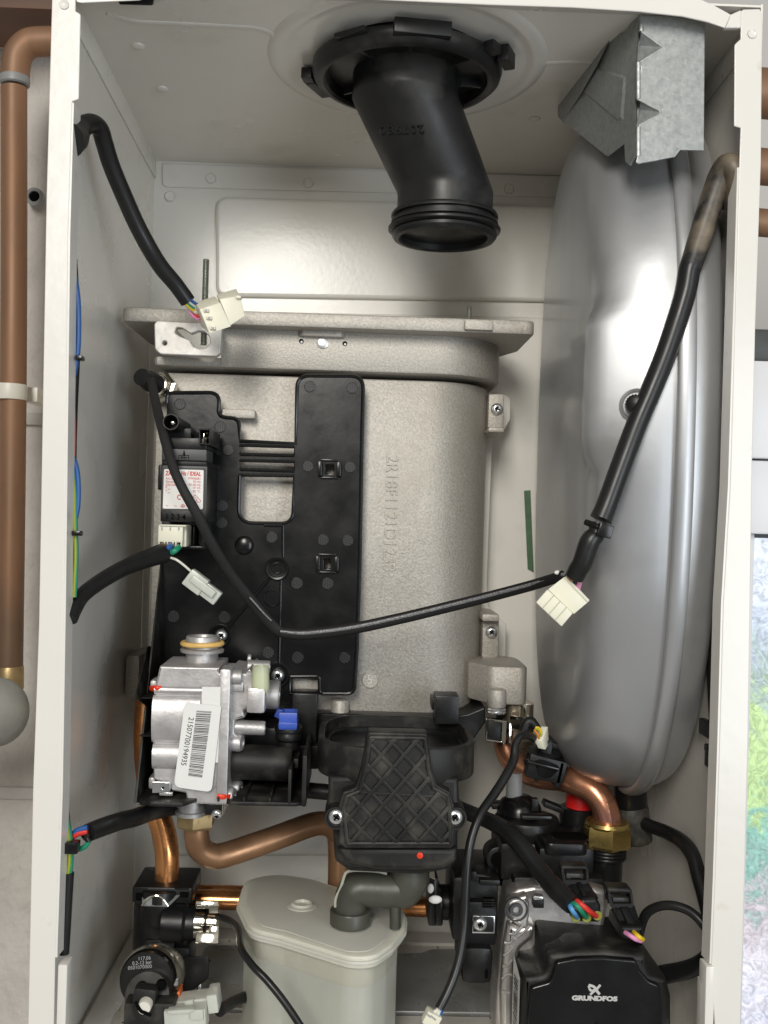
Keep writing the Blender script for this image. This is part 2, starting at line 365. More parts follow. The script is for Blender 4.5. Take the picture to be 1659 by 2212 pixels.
a = Acc(); a.pbox(WHP, 'Z', 50, 836, 81, 868, .215, .055, .001); a.build('clip_arm', t)
a = Acc(); o_ = q('A', 205, 1168, .268)
a.lathe(GRYP, o_, (0, -1, 0), [(.0075, -.003), (.0072, .0012), (.0045, .0016), (.004, -.003)], 24); a.cyl(HOLE, o_+Vector((0, .001, 0)), o_+Vector((0, -.0004, 0)), .0038)
a.build('wall_plug', None, 'small round wall plug with a dark hole between the copper pipe and the casing', 'wall plug')
# right outside: pipes, frame, window
for k, (y0, y1, yy, lab) in enumerate([(150, 255, .20, 'uppermost'), (322, 400, .2, 'middle'), (452, 512, .2, 'lowest')]):
    a = Acc(); m = (y0+y1)/2; r = pxm('Z', yy, (y1-y0)/2)
    a.tube(COPO, [q('Z', 1560, m-8, yy), q('Z', 1656, m, yy), q('Z', 1760, m+10, yy)], r, 20)
    a.build('copper_pipe', None, lab+' of the three brown copper pipes passing behind the right edge of the boiler', 'pipe')
a = Acc(); a.pbox(MGREY, 'Z', 1560, 712, 1900, 784, .24, .03, .004); a.build('felt_strip', None, 'dark grey felt strip behind the right edge of the boiler above the window frame', 'strip')
t = thing('window', 'white window with patterned obscure glass at the right edge', 'window', q('Z', 1700, 1160, .3))
a = Acc()
a.pbox(UPVC, 'Z', 1500, 784, 2100, 995, .20, .05, .002)
a.pbox(UPVC, 'Z', 1500, 999, 2100, 1158, .205, .05, .002)
a.pbox(UPVC, 'Z', 1470, 1150, 1612, 2600, .215, .05, .002)
a.pbox(MGREY, 'Z', 1600, 1152, 2100, 1168, .219, .02, .001)
a.build('frame', t)
g = bpy.data.materials.new('obscure_glass'); g.use_nodes = True; n = g.node_tree; b = n.nodes['Principled BSDF']
tc = n.nodes.new('ShaderNodeTexCoord'); sp = n.nodes.new('ShaderNodeSeparateXYZ'); n.links.new(tc.outputs['Object'], sp.inputs[0])
nz = n.nodes.new('ShaderNodeTexNoise'); nz.inputs['Scale'].default_value = 42; nz.inputs['Detail'].default_value = 5; nz.inputs['Distortion'].default_value = 2.2
n.links.new(tc.outputs['Object'], nz.inputs['Vector'])
ad = n.nodes.new('ShaderNodeMath'); ad.operation = 'MULTIPLY_ADD'; n.links.new(nz.outputs['Fac'], ad.inputs[0]); ad.inputs[1].default_value = .14; n.links.new(sp.outputs['Z'], ad.inputs[2])
mr = n.nodes.new('ShaderNodeMapRange'); mr.inputs['From Min'].default_value = -.13; mr.inputs['From Max'].default_value = .29; n.links.new(ad.outputs[0], mr.inputs['Value'])
cr = n.nodes.new('ShaderNodeValToRGB'); n.links.new(mr.outputs[0], cr.inputs['Fac'])
els = [(0, (.52, .54, .68)), (.16, (.66, .68, .82)), (.28, (.78, .77, .86)), (.40, (.62, .56, .62)), (.47, (.26, .46, .42)), (.54, (.24, .55, .45)), (.60, (.48, .70, .30)), (.74, (.55, .78, .34)), (.82, (.42, .56, .50)), (.92, (.55, .63, .78)), (1, (.74, .82, .94))]
while len(cr.color_ramp.elements) < len(els): cr.color_ramp.elements.new(.5)
for e, (p, c) in zip(cr.color_ramp.elements, els): e.position = p; e.color = (*c, 1)
b.inputs['Base Color'].default_value = (.1, .1, .1, 1); n.links.new(cr.outputs[0], b.inputs['Emission Color'])
v2 = n.nodes.new('ShaderNodeTexNoise'); v2.inputs['Scale'].default_value = 85; v2.inputs['Detail'].default_value = 5; v2.inputs['Distortion'].default_value = 3; n.links.new(tc.outputs['Object'], v2.inputs['Vector'])
m2 = n.nodes.new('ShaderNodeMapRange'); m2.inputs['From Min'].default_value = .35; m2.inputs['From Max'].default_value = .65; m2.inputs['To Min'].default_value = .72; m2.inputs['To Max'].default_value = 1.22
n.links.new(v2.outputs['Fac'], m2.inputs['Value']); n.links.new(m2.outputs[0], b.inputs['Emission Strength']); b.inputs['Roughness'].default_value = .1
bp = n.nodes.new('ShaderNodeBump'); bp.inputs['Strength'].default_value = .8; bp.inputs['Distance'].default_value = .004; n.links.new(v2.outputs['Fac'], bp.inputs['Height']); n.links.new(bp.outputs['Normal'], b.inputs['Normal'])
a = Acc(); a.pbox(g, 'Z', 1608, 1166, 2100, 2600, .225, .004, .0005); a.build('glass', t, 'patterned obscure glass with green and blue daylight behind')

# ================= casing =================
case = thing('boiler_casing', 'open white enamelled steel casing of the wall boiler, front cover removed', 'boiler casing', (0, .27, ZB))
a = Acc()
a.box(ENAM, ((XL+XR)/2, YB+.001, (ZT+ZB)/2), (XR-XL, .002, ZT-ZB+.02))
a.plate(ENAM, 'Z', [(466, 424, 30), (1420, 452, 30), (1400, 655, 24), (466, 640, 24)], YB-.0042, .0042, .003)
a.plate(ENAM, 'Z', [(352, 668, 20), (1420, 690, 20), (1400, 1850, 30), (330, 1850, 30)], YB-.0042, .0042, .003)
a.plate(ENAM, 'Z', [(350, 352, 3), (1380, 386, 3), (1380, 430, 10), (350, 404, 14)], YB-.0016, .0016, .001)
for x, y in [(456, 386), (368, 424), (666, 396), (1098, 409)]:
    o_ = q('Z', x, y, YB-.0016); rr = .0045 if y > 380 else .003
    a.lathe(ENAM, o_, (0, -1, 0), [(rr, -.002), (rr, .0002), (rr*.86, .0012), (rr*.7, .0005), (.0001, .0004)], 24)
a.build('back_panel', case)
def side(x, sx):
    a = Acc()
    a.box(ENAM, (x+sx*.0006, YB/2, (ZT+.012+ZB)/2), (.0012, YB-.0005, ZT-ZB+.012))
    a.box(ENAM, (x-sx*.0007, YB/2+.006, ZT-.0002), (.001, YB-.013, .0202), Matrix.Rotation(-.037, 3, 'X'), .0004)
    return a
a = side(XL, -1)
# embossed recess low on the left panel
a.build('side_panel', case)
a = side(XR, 1)
a.build('side_panel', case)
# top panel with hole for the flue, slightly rising to the front
FC = q('Z', 879, 149, .082); fc = Vector((FC.x, .082, ZT))
a = Acc()
cu = bpy.data.curves.new('tmp', 'CURVE'); cu.dimensions = '2D'; cu.fill_mode = 'BOTH'; cu.extrude = .0006
for ring in ([(XL, .0), (XR, .0), (XR, YB), (XL, YB)], circ(fc.x, fc.y, .0515, 48)):
    s_ = cu.splines.new('POLY'); s_.points.add(len(ring)-1)
    for i, p in enumerate(ring): s_.points[i].co = (*p, 0, 1)
    s_.use_cyclic_u = True
a.conv(cu, ENAM, Matrix.Translation((0, 0, ZT+.0006)))
a.lathe(ENAM, (fc.x, fc.y, ZT), (0, 0, -1), [(.0900, -.0005), (.0885, .0006), (.0855, .0014), (.082, .0018), (.0795, .0016), (.077, .0009), (.0745, .0008), (.0525, .0008), (.0520, -.001)], 72)
# pressed stiffening bead
for pl in ([(230, 60), (290, 76), (400, 82), (500, 87), (560, 92), (592, 106), (606, 130)], [(1112, 205), (1128, 180), (1160, 164), (1210, 160), (1290, 160)]):
    a.tube(ENAM, [qz('Z', x, y, ZT-.0002) for x, y in pl], .0020, 10, flat=.35, up=(0, 0, 1))
for x, y in [(-.146, .075), (-.142, .135), (.12, .16)]:
    a.lathe(ENAM, (x, y, ZT), (0, 0, -1), [(.0045, -.001), (.004, .0008), (.0025, .0016), (.0001, .0018)], 20)
for v in a.v: v.z += .010*(1-v.y/YB)
a.build('top_panel', case)
a = Acc()
a.box(ENAM, ((XL+XR)/2, .135+.004, ZB-.001), (XR-XL, YB-.008, .002))
a.box(ENAM, ((XL+XR)/2, .0615, ZB+.001), (XR-XL-.004, .125, .004), None, .001)
a.box(ENAM, ((XL+XR)/2, YB-.012, ZB+.001), (XR-XL-.03, .022, .003), None, .001)
a.box(ENAM, (XL+.012, .15, ZB+.002), (.018, .22, .004), Matrix.Rotation(.12, 3, 'Y'), .0015)
a.build('floor_pan', case)
a = Acc()
x0 = q('Z', 430, 2100, .2).x
ol = rounded([(x0, .128, .004), (.205, .128, .004), (.205, .232, .01), (.07, .232, .012), (.058, .223, .012), (.036, .223, .012), (.024, .232, .01), (x0, .232, .008)])
a.vprism(GALVF, ol, ZB+.0005, ZB+.004, .0006)
a.build('mounting_tray', case, 'grey galvanised tray on the floor of the casing')
a = Acc(); p = qz('M', 225, 1150, ZB+.004); a.cyl(STEEL, p, p+Vector((0, 0, .012)), .0022); a.build('tray_stud', case); a = Acc(); p2 = qz('U', 990, 1860, ZB+.004); a.cyl(STEEL, p2, p2+Vector((0, 0, .01)), .0022); a.build('tray_stud', case)
# front flanges
def flange(face, lip, name, sx):
    a = Acc(); a.plate(ENAMF, 'Z', face, 0, .0012, .0005)
    n = len(lip)
    for i in range(n-1):
        p, p2 = [q('Z', *k, .0004) for k in (lip[i], lip[i+1])]
        d = Vector((sx*.0006, .012, 0))
        a.hexa(ENAMF, [p, p+Vector((sx*.0012, 0, 0)), p2+Vector((sx*.0012, 0, 0)), p2], [p+d, p+d+Vector((sx*.0012, 0, 0)), p2+d+Vector((sx*.0012, 0, 0)), p2+d])
    # return against the side panel
    return a
Lf = [(113, -30), (163, -30), (163, 24, 2), (174, 30, 8), (170, 214, 5), (156, 219, 2), (147, 509), (138, 1284), (131, 1706), (119, 2068), (116, 2230), (60, 2230), (71, 1706), (84, 1343), (100, 429)]
a = flange(Lf, [(155, 222), (147, 509), (138, 1284), (131, 1706), (119, 2068)], 'l', 1)
o_ = q('Z', 139, 10, -.0003); a.lathe(ENAMF, o_, (0, -1, 0), [(.0028, -.0003), (.0026, .0006), (.0019, .0002), (.0001, -.0002)], 24)
a.build('front_flange', case)
Rf = [(1601, 24, 2), (1606, 20, 2), (1641, 19, 2), (1647, 30, 3), (1644, 350), (1632, 700), (1625, 1000), (1616, 1606), (1604, 2056), (1599, 2230), (1545, 2230), (1537, 2082), (1544, 1906), (1554, 1606), (1562, 1306), (1577, 1050), (1589, 650), (1597, 360), (1600, 276, 2), (1586, 272, 4), (1587, 96, 10), (1600, 84, 3)]
a = flange(Rf, [(1597, 362), (1589, 650), (1577, 1050), (1562, 1306), (1554, 1606), (1544, 1906), (1537, 2082)], 'r', -1)
o_ = q('Z', 1625, 73, -.0003); a.lathe(ENAMF, o_, (0, -1, 0), [(.0028, -.0003), (.0026, .0006), (.0019, .0002), (.0001, -.0002)], 24)
for y in (486, 628): a.pbox(HOLE, 'Z', 1577 if y < 500 else 1571, y-9, 1580 if y < 500 else 1574, y+9, .0118, .0012, .0002)
a.build('front_flange', case)
a = Acc(); a.pbox(ENAMF, 'N', 270, 1932, 316, 2260, -.002, .012, .0012); a.build('cover_latch_tab', case)
a = Acc(); a.pbox(ENAMF, 'Z', 1523, 2088, 1543, 2260, -.002, .012, .0012); a.pbox(ENAMF, 'Z', 1517, 2125, 1524, 2260, .002, .01, .0006); a.build('cover_latch_tab', case)
# bulged top lip
lo = [(700, -7), (858, 1), (1055, 10), (1237, 16), (1383, 25), (1474, 35), (1528, 47), (1566, 60)]
up = [(1570, 52), (1579, 31), (1545, 12), (1510, -4), (1440, -20), (1237, -30), (700, -38)]
a = Acc(); a.plate(ENAMF, 'Z', lo+up, -.0016, .0014, .0006)
for i in range(len(lo)-1):
    p, p2 = q('Z', *lo[i], 0), q('Z', *lo[i+1], 0); u_ = Vector((0, 0, .0012)); a.hexa(ENAM, [p, p2, p2+u_, p+u_], [Vector((p.x, .014, ZT+.0096)), Vector((p2.x, .014, ZT+.0096)), Vector((p2.x, .014, ZT+.0108)), Vector((p.x, .014, ZT+.0108))])
a.plate(ENAMF, 'Z', [(1558, 40, 4), (1602, 20, 3), (1602, 60, 3), (1566, 60, 3)], .0004, .004, .0008)
a.plate(ENAMF, 'Z', [(100, -40), (420, -36), (300, 0, 4), (176, 6, 4), (166, 4, 2), (160, -10)], .0014, .001, .0004)
a.build('top_lip', case)
a = Acc(); a.hexa(RUB, [q('Z', 251, -6, .012), q('Z', 333, -6, .012), q('Z', 330, 12, .012), q('Z', 258, 10, .012)], [q('Z', 265, 0, .03), q('Z', 333, 0, .03), q('Z', 333, 9, .03), q('Z', 266, 9, .03)], .0008); a.build('rubber_pad', case)
# slots on left panel
a = Acc()
for y0, y1, x in ((372, 404, 171), (434, 466, 170.5)):
    p = Vector((XL+.0006, 0, 0)); z0 = q('Z', x, y0, .008).z; z1 = q('Z', x, y1, .008).z
    a.box(HOLE, (XL+.0002, .0165, (z0+z1)/2), (.0004, .004, z0-z1))
a.build('slot', case, 'dark narrow slots in the left panel')
# white hanging bracket behind the heat exchanger
a = Acc()
a.plate(ENAM, 'E', [(1080, 930, 10), (1105, 935, 10), (1185, 895, 10), (1222, 830, 14), (1224, 710, 24), (1195, 684, 10), (1060, 690)], .236, .004, .001)
a.plate(ENAM, 'Z', [(1040, 930), (1064, 945), (1052, 1260), (1054, 1310), (1075, 1332, 4), (1094, 1350, 4), (1093, 1430), (1030, 1430)], .240, .004, .001)
a.build('hanging_bracket', case)
a = Acc(); a.plate(TAPE, 'Z', [(1132, 1060), (1146, 1059), (1153, 1236), (1140, 1229)], YB-.0065, .0005); a.build('tape_strip', None, 'narrow strip of green tape on the white back panel beside the grey vessel', 'tape')

# ================= flue elbow =================
ZT0 = ZT; ZT = ZT+.0065
fl = thing('flue_outlet', 'black plastic offset flue outlet hanging from the top panel', 'flue outlet', (fc.x, fc.y, ZT))
a = Acc(); zf = ZT-.002
a.lathe(FLUE, (fc.x, fc.y, zf), (0, 0, -1), [(.0495, .004), (.0575, .001), (.0605, .002), (.0610, .0045), (.0598, .0085), (.0565, .0115), (.0535, .0120), (.0518, .0105), (.0512, .006), (.0505, -.006), (.052, -.006)], 72)
a.build('flange', fl)
for ang, wd, h, rr in [(84, .034, .009, .0600), (24, .016, .010, .066), (38, .010, .006, .0635), (205, .024, .0075, .0635), (190, .010, .007, .0650), (125, .022, .003, .0610)]:
    # angle measured in XY seen from below, 90 = towards the camera
    A_ = math.radians(-ang); c_ = Vector((fc.x+math.cos(A_)*rr, fc.y+math.sin(A_)*rr, zf-.004))
    a = Acc(); a.box(FLUE, c_, (.007, wd, h), Matrix.Rotation(A_, 3, 'Z'), .0008); a.build('clip_tab', fl)
a = Acc()
# inner throat
PT = q('Z', 877, 172, .088); PT = Vector((PT.x, .088, ZT-.012)); rt = .0345
PB = q('Z', 965, 420, .112); PC = q('Z', 965, 482, .112)
P1 = Vector((PT.x, .088, ZT-.021))
P2 = Vector((PB.x-.001, .112, PB.z))
P3 = Vector((PB.x-.001, .112, PC.z))
P0 = Vector((PT.x, .088, ZT+.02))
st = [(P0, rt), (P1+Vector((0, 0, .004)), rt), (P1, rt+.0002), (P1+Vector((.0012, 0, -.003)), rt+.0002), (P2+Vector((-.0016, -.0003, .004)), .0325), (P2, .0322), (P2+Vector((0, 0, -.002)), .0320), (P3, .0320)]
vs_ = [(p.x+r_*math.cos(2*PI*k/64), p.y+r_*math.sin(2*PI*k/64), p.z) for p, r_ in st for k in range(64)]
a.raw(vs_, [[i*64+k, i*64+(k+1) % 64, (i+1)*64+(k+1) % 64, (i+1)*64+k] for i in range(len(st)-1) for k in range(64)], FLUE)
a.text(FLUE, '207980', q('B', 1010, 745, .062)+Vector((0, -.0, 0)), .0095, PI+.10, .0009, align='LEFT', R=Matrix.Rotation(PI/2-.45, 3, 'X'))
a.build('offset_pipe', fl)
for k in (90, 128, 40, -10, 215):
    A_ = math.radians(-k); a = Acc(); rm = .0425
    a.box(FLUE, (fc.x+math.cos(A_)*rm, fc.y+math.sin(A_)*rm, ZT-.002), (.014, .0022, .018), Matrix.Rotation(A_, 3, 'Z'), .0004); a.build('rib', fl)
a = Acc(); o_ = P3 + Vector((0, 0, .0045)); R_ = .0322
a.lathe(FLUE, o_, (0, 0, -1), [(R_-.001, -.002), (R_+.0028, -.0012), (R_+.0036, 0), (R_+.0036, .0016), (R_+.0012, .002), (R_+.0012, .0042), (R_+.0036, .0046), (R_+.0038, .0066), (R_+.0012, .007), (R_+.001, .0115), (R_+.0028, .0118), (R_+.003, .0138), (R_+.0015, .0158), (R_-.0016, .0162), (R_-.0030, .0150), (R_-.0036, .004), (R_-.004, -.008)], 72); a.cyl(HOLE, o_+Vector((0, 0, .0045)), o_+Vector((0, 0, .0078)), R_-.0037)  # near-black disc across the collar paints the shade inside the pipe
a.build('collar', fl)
a = Acc(); a.lathe(RUB, o_, (0, 0, -1), [(R_+.0012, .0073), (R_+.004, .0074), (R_+.0055, .0088), (R_+.0055, .0101), (R_+.004, .0113), (R_+.0012, .0114)], 72); a.build('seal_ring', fl)
a = Acc(); a.cyl(mat('cardboard_brown', (.42, .26, .06), .7), qz('B', 1310, 480, ZT+.004), qz('B', 1310, 480, ZT+.004)+Vector((0, 0, .004)), .016); a.build('insulation_plug', fl, 'brown patch seen inside the flange')

ZT = ZT0
# ================= expansion vessel =================
ev = thing('expansion_vessel', 'tall silver-grey expansion vessel standing on edge against the right side', 'expansion vessel', (.19, .15, -.19))
Y0, Y1, Z0, Z1, RR, XRIM = .018, .264, -.180, .284, .100, .190
def vring(d, n=28):
    r = max(RR-d, .012); y0, y1, z0, z1 = Y0+d, Y1-d, Z0+d, Z1-d; r = min(r, (y1-y0)/2-.0005)
    out = []
    for (cy, cz, a0) in ((y1-r, z1-r, 0), (y0+r, z1-r, 90), (y0+r, z0+r, 180), (y1-r, z0+r, 270)):
        for k in range(n): A_ = math.radians(a0+90*k/(n-1)); out.append((cy+r*math.cos(A_), cz+r*math.sin(A_)))
        # straight sides subdivided
    res = []
    N = len(out)
    for i in range(N):
        p = out[i]; s = out[(i+1) % N]; L_ = math.hypot(p[0]-s[0], p[1]-s[1]); res.append(p)
        if i % n == n-1:
            for k in range(1, 24): res.append((p[0]+(s[0]-p[0])*k/24, p[1]+(s[1]-p[1])*k/24))
    return res
def sst(x, a_, b_):
    t = max(0, min(1, (x-a_)/(b_-a_))); return t*t*(3-2*t)
def vring(d, n=220, e=2.5):
    yc, zc, aa, bb = (Y0+Y1)/2, (Z0+Z1)/2, (Y1-Y0)/2-d, (Z1-Z0)/2-d; out = []
    for k in range(n):
        A_ = 2*PI*k/n; c, s = math.cos(A_), math.sin(A_)
        out.append((yc+aa*math.copysign(abs(c)**(2/e), c), zc+bb*math.copysign(abs(s)**(2/e), s)))
    return out
pv = q('F', 876, 750, .034)
def shell(h, sx, R):
    ds = [i_*.0021 for i_ in range(0, 55)]; ds = [0, .0005, .001,] + ds[1:]; ds_ = [0, .0006, .0015, .003, .005, .0075, .0105, .014, .018, .023, .029, .036, .044, .052, .06, .07, .08, .09, .1, .108, .1135]
    vs = []; fs = []; N = 0
    for d in ds:
        ring = vring(d); N = len(ring)
        t = min(1, d/R); hh = h*(1-(1-t)**2.4)**(1/2.2)
        for (y, z) in ring:
            hx = hh
            if sx < 0:
                # embossed pad round the charging valve
                pad = sst(z, pv.z-.040, pv.z-.026)*(1-sst(z, pv.z+.046, pv.z+.070))*(1-sst(y, .044, .054))*sst(d, .003, .014)
                hx += pad*.007
                g_ = math.exp(-((y-.035)/.006)**2)*sst(d, .004, .02)*.0012
                hx += g_
            vs.append((XRIM+sx*(.002+hx), y, z))
    for i in range(len(ds)-1):
        for k in range(N): fs.append([i*N+k, i*N+(k+1) % N, (i+1)*N+(k+1) % N, (i+1)*N+k])
    fs.append([(len(ds)-1)*N+k for k in range(N)])
    return Acc().raw(vs, fs, SILV)
from mathutils.bvhtree import BVHTree
sh_ = shell(.047, -1, .038); bv_ = BVHTree.FromPolygons(sh_.v, sh_.f)
_u, _v = uv('F', 878, 750); _l, _n, _, _ = bv_.ray_cast(Vector((0, CAMY, 0)), ray(_u, _v)); _n = -_n if _n.dot(ray(_u, _v)) > 0 else _n
sh_.build('shell', ev, ang=60)
shell(.026, 1, .022).build('shell', ev, ang=60)
a = Acc(); ring = vring(-.0022); pts = [Vector((XRIM, y, z)) for y, z in ring]; pts.append(pts[0])
a.tube(SILV, pts, .0056, 14, smooth=False, flat=.62, up=(0, 1, 0)); a.build('crimped_rim', ev, ang=60)
a = Acc(); ax = _n.normalized(); o_ = _l
a.lathe(SILV, o_, ax, [(.0105, -.004), (.0100, .0012), (.0085, .0022), (.0075, .001), (.0068, .001), (.006, .004), (.004, .0042)], 36); a.build('valve_boss', ev)
a = Acc(); a.lathe(BLK, o_+ax*.003, ax, [(.0052, 0), (.0055, .004), (.005, .008), (.003, .009)], 24)
for k in range(20):
    A_ = 2*PI*k/20; u_ = ax.cross(Vector((0, 0, 1))).normalized(); a.box(BLK, o_+ax*.0075+(u_*math.cos(A_)+Vector((0, 0, 1))*math.sin(A_))*.0054, (.0008, .0008, .0008))
a.build('valve_cap', ev)
a = Acc(); p = q('J', 975, 830, .13); a.cyl(RUB, p+Vector((-.002, 0, .012)), p+Vector((0, 0, -.014)), .011, .002)
a.build('hose_fitting', ev); a = Acc(); a.cyl(mat('wrapped_joint', (.05, .046, .04), .5, .1, var=.5, vscale=200, bump=1, bscale=250), p+Vector((0, 0, -.0125)), p+Vector((.004, 0, -.038)), .0115, .002); a.build('hose_joint', ev)

# bracket over vessel
br = thing('vessel_bracket', 'folded galvanised steel bracket clasping the top of the silver vessel', 'bracket', q('C', 1080, 880, .012))
a = Acc()
a.plate(GALV, 'C', [(905, 90, 20), (1270, 96, 14), (1286, 110, 6), (1280, 895, 4), (1225, 893), (1140, 890), (1110, 930, 10), (985, 955, 10), (870, 975, 26), (885, 920), (890, 740), (1020, 665, 8), (880, 590, 8), (905, 400), (885, 370), (1025, 280, 8), (905, 190, 8)], .010, .0016, .0005)
def pyr(x0, y0, x1, y1, x2, y2, x3, y3):
    # pressed triangular dart: back edge at the fold, tip on the face
    A1, A2, T1 = q('C', x0, y0, .0102), q('C', x1, y1, .0102), q('C', x2, y2, .0098); M1 = q('C', x3, y3, .0158)
    a.plate(GALV, 'C', [(x0-22, y0-12), (x0+22, y0-12), (x0+22, y1+12), (x0-22, y1+12)], .0172, .001)
    a.raw([A1, A2, T1, M1], [(0, 3, 2), (3, 1, 2), (0, 1, 3)], GALV)
pyr(905, 192, 880, 372, 1030, 280, 900, 270); pyr(905, 590, 876, 755, 1030, 665, 900, 650)
for x_, ya_, yb_ in ((908, 96, 190), (890, 374, 588), (890, 757, 930)): a.tube(GALV, [q('C', x_, ya_, .0112), q('C', x_, yb_, .0112)], .0017, 10)
a.build('front_plate', br, ang=25)
def sq(pts): return [q('C', x, y, Y) for x, y, Y in pts]
a = Acc()
Lp = [(915, 80, .0105), (890, 110, .0115), (885, 200, .012), (868, 380, .012), (868, 760, .012), (880, 900, .0115), (835, 980, .014), (812, 960, .02), (805, 845, .022), (700, 925, .045), (440, 715, .105), (552, 545, .08), (640, 390, .07), (750, 150, .05), (765, 180, .047), (790, 205, .04), (815, 190, .03), (860, 110, .02)]
def plane(A, B, C): n_ = (B-A).cross(C-A); return A, n_
def onp(c, x, y, pl): u, v = uv(c, x, y); d = ray(u, v); o = Vector((0, CAMY, 0)); return o + d*((pl[0]-o).dot(pl[1])/d.dot(pl[1]))
PC = plane(q('C', 912, 90, .0104), q('C', 880, 900, .0104), q('C', 440, 715, .105))
Lp += [(903, 192, 0)]*0
P_ = [onp('C', x, y, PC) for x, y, _ in Lp]
b_ = bmesh.new(); vv = [b_.verts.new(p) for p in P_]; fc_ = b_.faces.new(vv); bmesh.ops.triangulate(b_, faces=[fc_])
b_.verts.ensure_lookup_table()
r0 = [v.co.copy() for v in b_.verts]; fs0 = [[v.index for v in f.verts] for f in b_.faces]; b_.free()
dd = Vector((.0013, .0009, 0)); N_ = len(r0)
a.raw(r0+[v+dd for v in r0], fs0+[[i+N_ for i in f][::-1] for f in fs0]+[[i, (i+1) % N_, (i+1) % N_+N_, i+N_] for i in range(N_)], GALV)
# raised embossing on the cheek
E_ = [onp('C', x, y, PC) for x, y in [(560, 545), (645, 400), (818, 455), (800, 715), (770, 722)]]
E2 = [p+Vector((-.0010, -.0008, 0)) for p in E_]; cen = sum(E_, Vector())/5
E2 = [p+(cen-p)*.12 for p in E2]
a.raw(E_+E2, [[5, 6, 7, 8, 9]]+[[i, (i+1) % 5, (i+1) % 5+5, i+5] for i in range(5)], GALV)
a.build('side_cheek', br, ang=22)
a = Acc(); Bp = sq([(750, 62, .05), (745, 150, .052), (640, 245, .075), (490, 465, .105), (430, 520, .125), (408, 560, .135), (412, 690, .13), (442, 722, .106), (552, 545, .081), (640, 390, .071), (750, 150, .051), (765, 62, .048)])
PF = plane(onp('C', 442, 722, PC), onp('C', 750, 150, PC), q('C', 410, 600, .145))
Bp_ = ([(756, 62, .052), (745, 145, .056), (640, 240, .08), (488, 460, .112), (428, 522, .125), (409, 565, .132), (411, 690, .128), (440, 722, .1065), (552, 547, .0815), (640, 392, .0715), (754, 160, .0515)])
Bp = [onp('C', x, y, PF) for x, y, _ in Bp_]
b_ = bmesh.new(); vv = [b_.verts.new(p) for p in Bp]; fc_ = b_.faces.new(vv); bmesh.ops.triangulate(b_, faces=[fc_]); r0 = [v.co.copy() for v in b_.verts]; fs0 = [[v.index for v in f.verts] for f in b_.faces]; b_.free()
dd = Vector((.0006, .0014, 0)); N_ = len(r0)
a.raw(r0+[v+dd for v in r0], fs0+[[i+N_ for i in f][::-1] for f in fs0]+[[i, (i+1) % N_, (i+1) % N_+N_, i+N_] for i in range(N_)], GALV)
a.build('rear_flap', br, ang=25)
# ================= heat exchanger =================
he = thing('heat_exchanger', 'large sand-cast aluminium heat exchanger in the middle of the casing', 'heat exchanger', q('Z', 690, 1540, .2))
YF = .165
def xs(y, Y, *us): return [q('Z', u, y, Y).x for u in us]
xa, xb = xs(1170, YF, 325, 1063); z0 = q('Z', 700, 1548, YF).z; z1 = q('Z', 700, 815, YF).z
a = Acc()
oc = [(xb, .262), (xa, .262), (xa, YF+.002), (xa+.002, YF)]
for k in range(17):
    t = PI/2*k/16; oc.append((xb-.048+.048*math.sin(t), YF+.055-.055*math.cos(t)))
a.vprism(CAST, oc, z0, z1, .0015)
a.text(CAST, '2R18F1121D1238', q('E', 487, 1040, YF-.0004), .0125, -PI/2, .0006, R=Matrix.Rotation(PI/2, 3, 'X'), wid=.92)
o_ = q('H', 540, 720, YF)
a.lathe(CAST, o_, (0, -1, 0), [(.0062, -.001), (.0062, .0004), (.0057, .0007), (.0054, .0002), (.0001, .0002)], 32)
a.text(CASTL, '5', o_+Vector((-.0003, -.0004, .0)), .0095, 0, .0005, align='CENTER', yalign='CENTER')
a.pbox(CAST, 'H', 75, 712, 235, 795, YF-.006, .01, .001)
p = q('H', 360, 850, YF-.006); a.cyl(CAST, p+Vector((0, 0, .002)), p-Vector((0, 0, .03)), .0065, .002)
a.pbox(CAST, 'Z', 478, 884, 551, 903, YF-.012, .014, .0015)
a.build('body', he)
a = Acc()
xa, xb = xs(780, .155, 333, 1098); zt = q('Z', 700, 705, .155).z; zb = q('Z', 700, 801, .155).z
oc = [(xb, .262), (xa, .262), (xa, .157), (xa+.002, .155)]
for k in range(17):
    t = PI/2*k/16; oc.append((xb-.05+.05*math.sin(t), .155+.055-.055*math.cos(t)))
xm = q('Z', 478, 740, .155).x
a.vprism(CAST, [(xm+.004, .2615), (xa, .2615), (xa, .1575), (xa+.002, .1554), (xm+.004, .1554)], zb+.0002, q('Z', 400, 770, .155).z, .0018)
a.vprism(CAST, [(xb, .262), (xm, .262), (xm, .155)]+oc[4:], zb, zt, .0018)
for u, v, r, m in ((697, 741, 12.5, STEEL), (651, 737, 5, HOLE), (745, 742, 5, HOLE)):
    p = q('Z', u, v, .1545); a.cyl(m, p+Vector((0, .002, 0)), p-Vector((0, .0004, 0)), pxm('Z', .155, r), .0003)
    if m == HOLE: a.cyl(LAB, p+Vector((.0002, .001, -.0006)), p-Vector((-.0002, .0006, .0006)), .0008, .0001)
a.build('collar', he)
a = Acc()
x0, = xs(690, .138, 262); x1, = xs(705, .138, 1156); zt = q('Z', 700, 677, .138).z; zb = q('Z', 700, 708, .138).z
e0, e1 = xs(700, .138, 338, 474)
ol = rounded([(x0, .138, .006), (x0, .235), (x0+.006, .262), (e0, .262), (e0, .149), (e1, .149), (e1, .262), (x1-.016, .262), (x1, .215, .006), (x1, .138, .006)])
a.vprism(CAST, ol, zb, zt, .0016)
p = q('Z', 695, 708, .147); a.vprism(CAST, rounded([(p.x-.020, .160), (p.x-.014, .150, .004), (p.x+.014, .150, .004), (p.x+.020, .160)]), zb-.004, zb+.001, .0008)
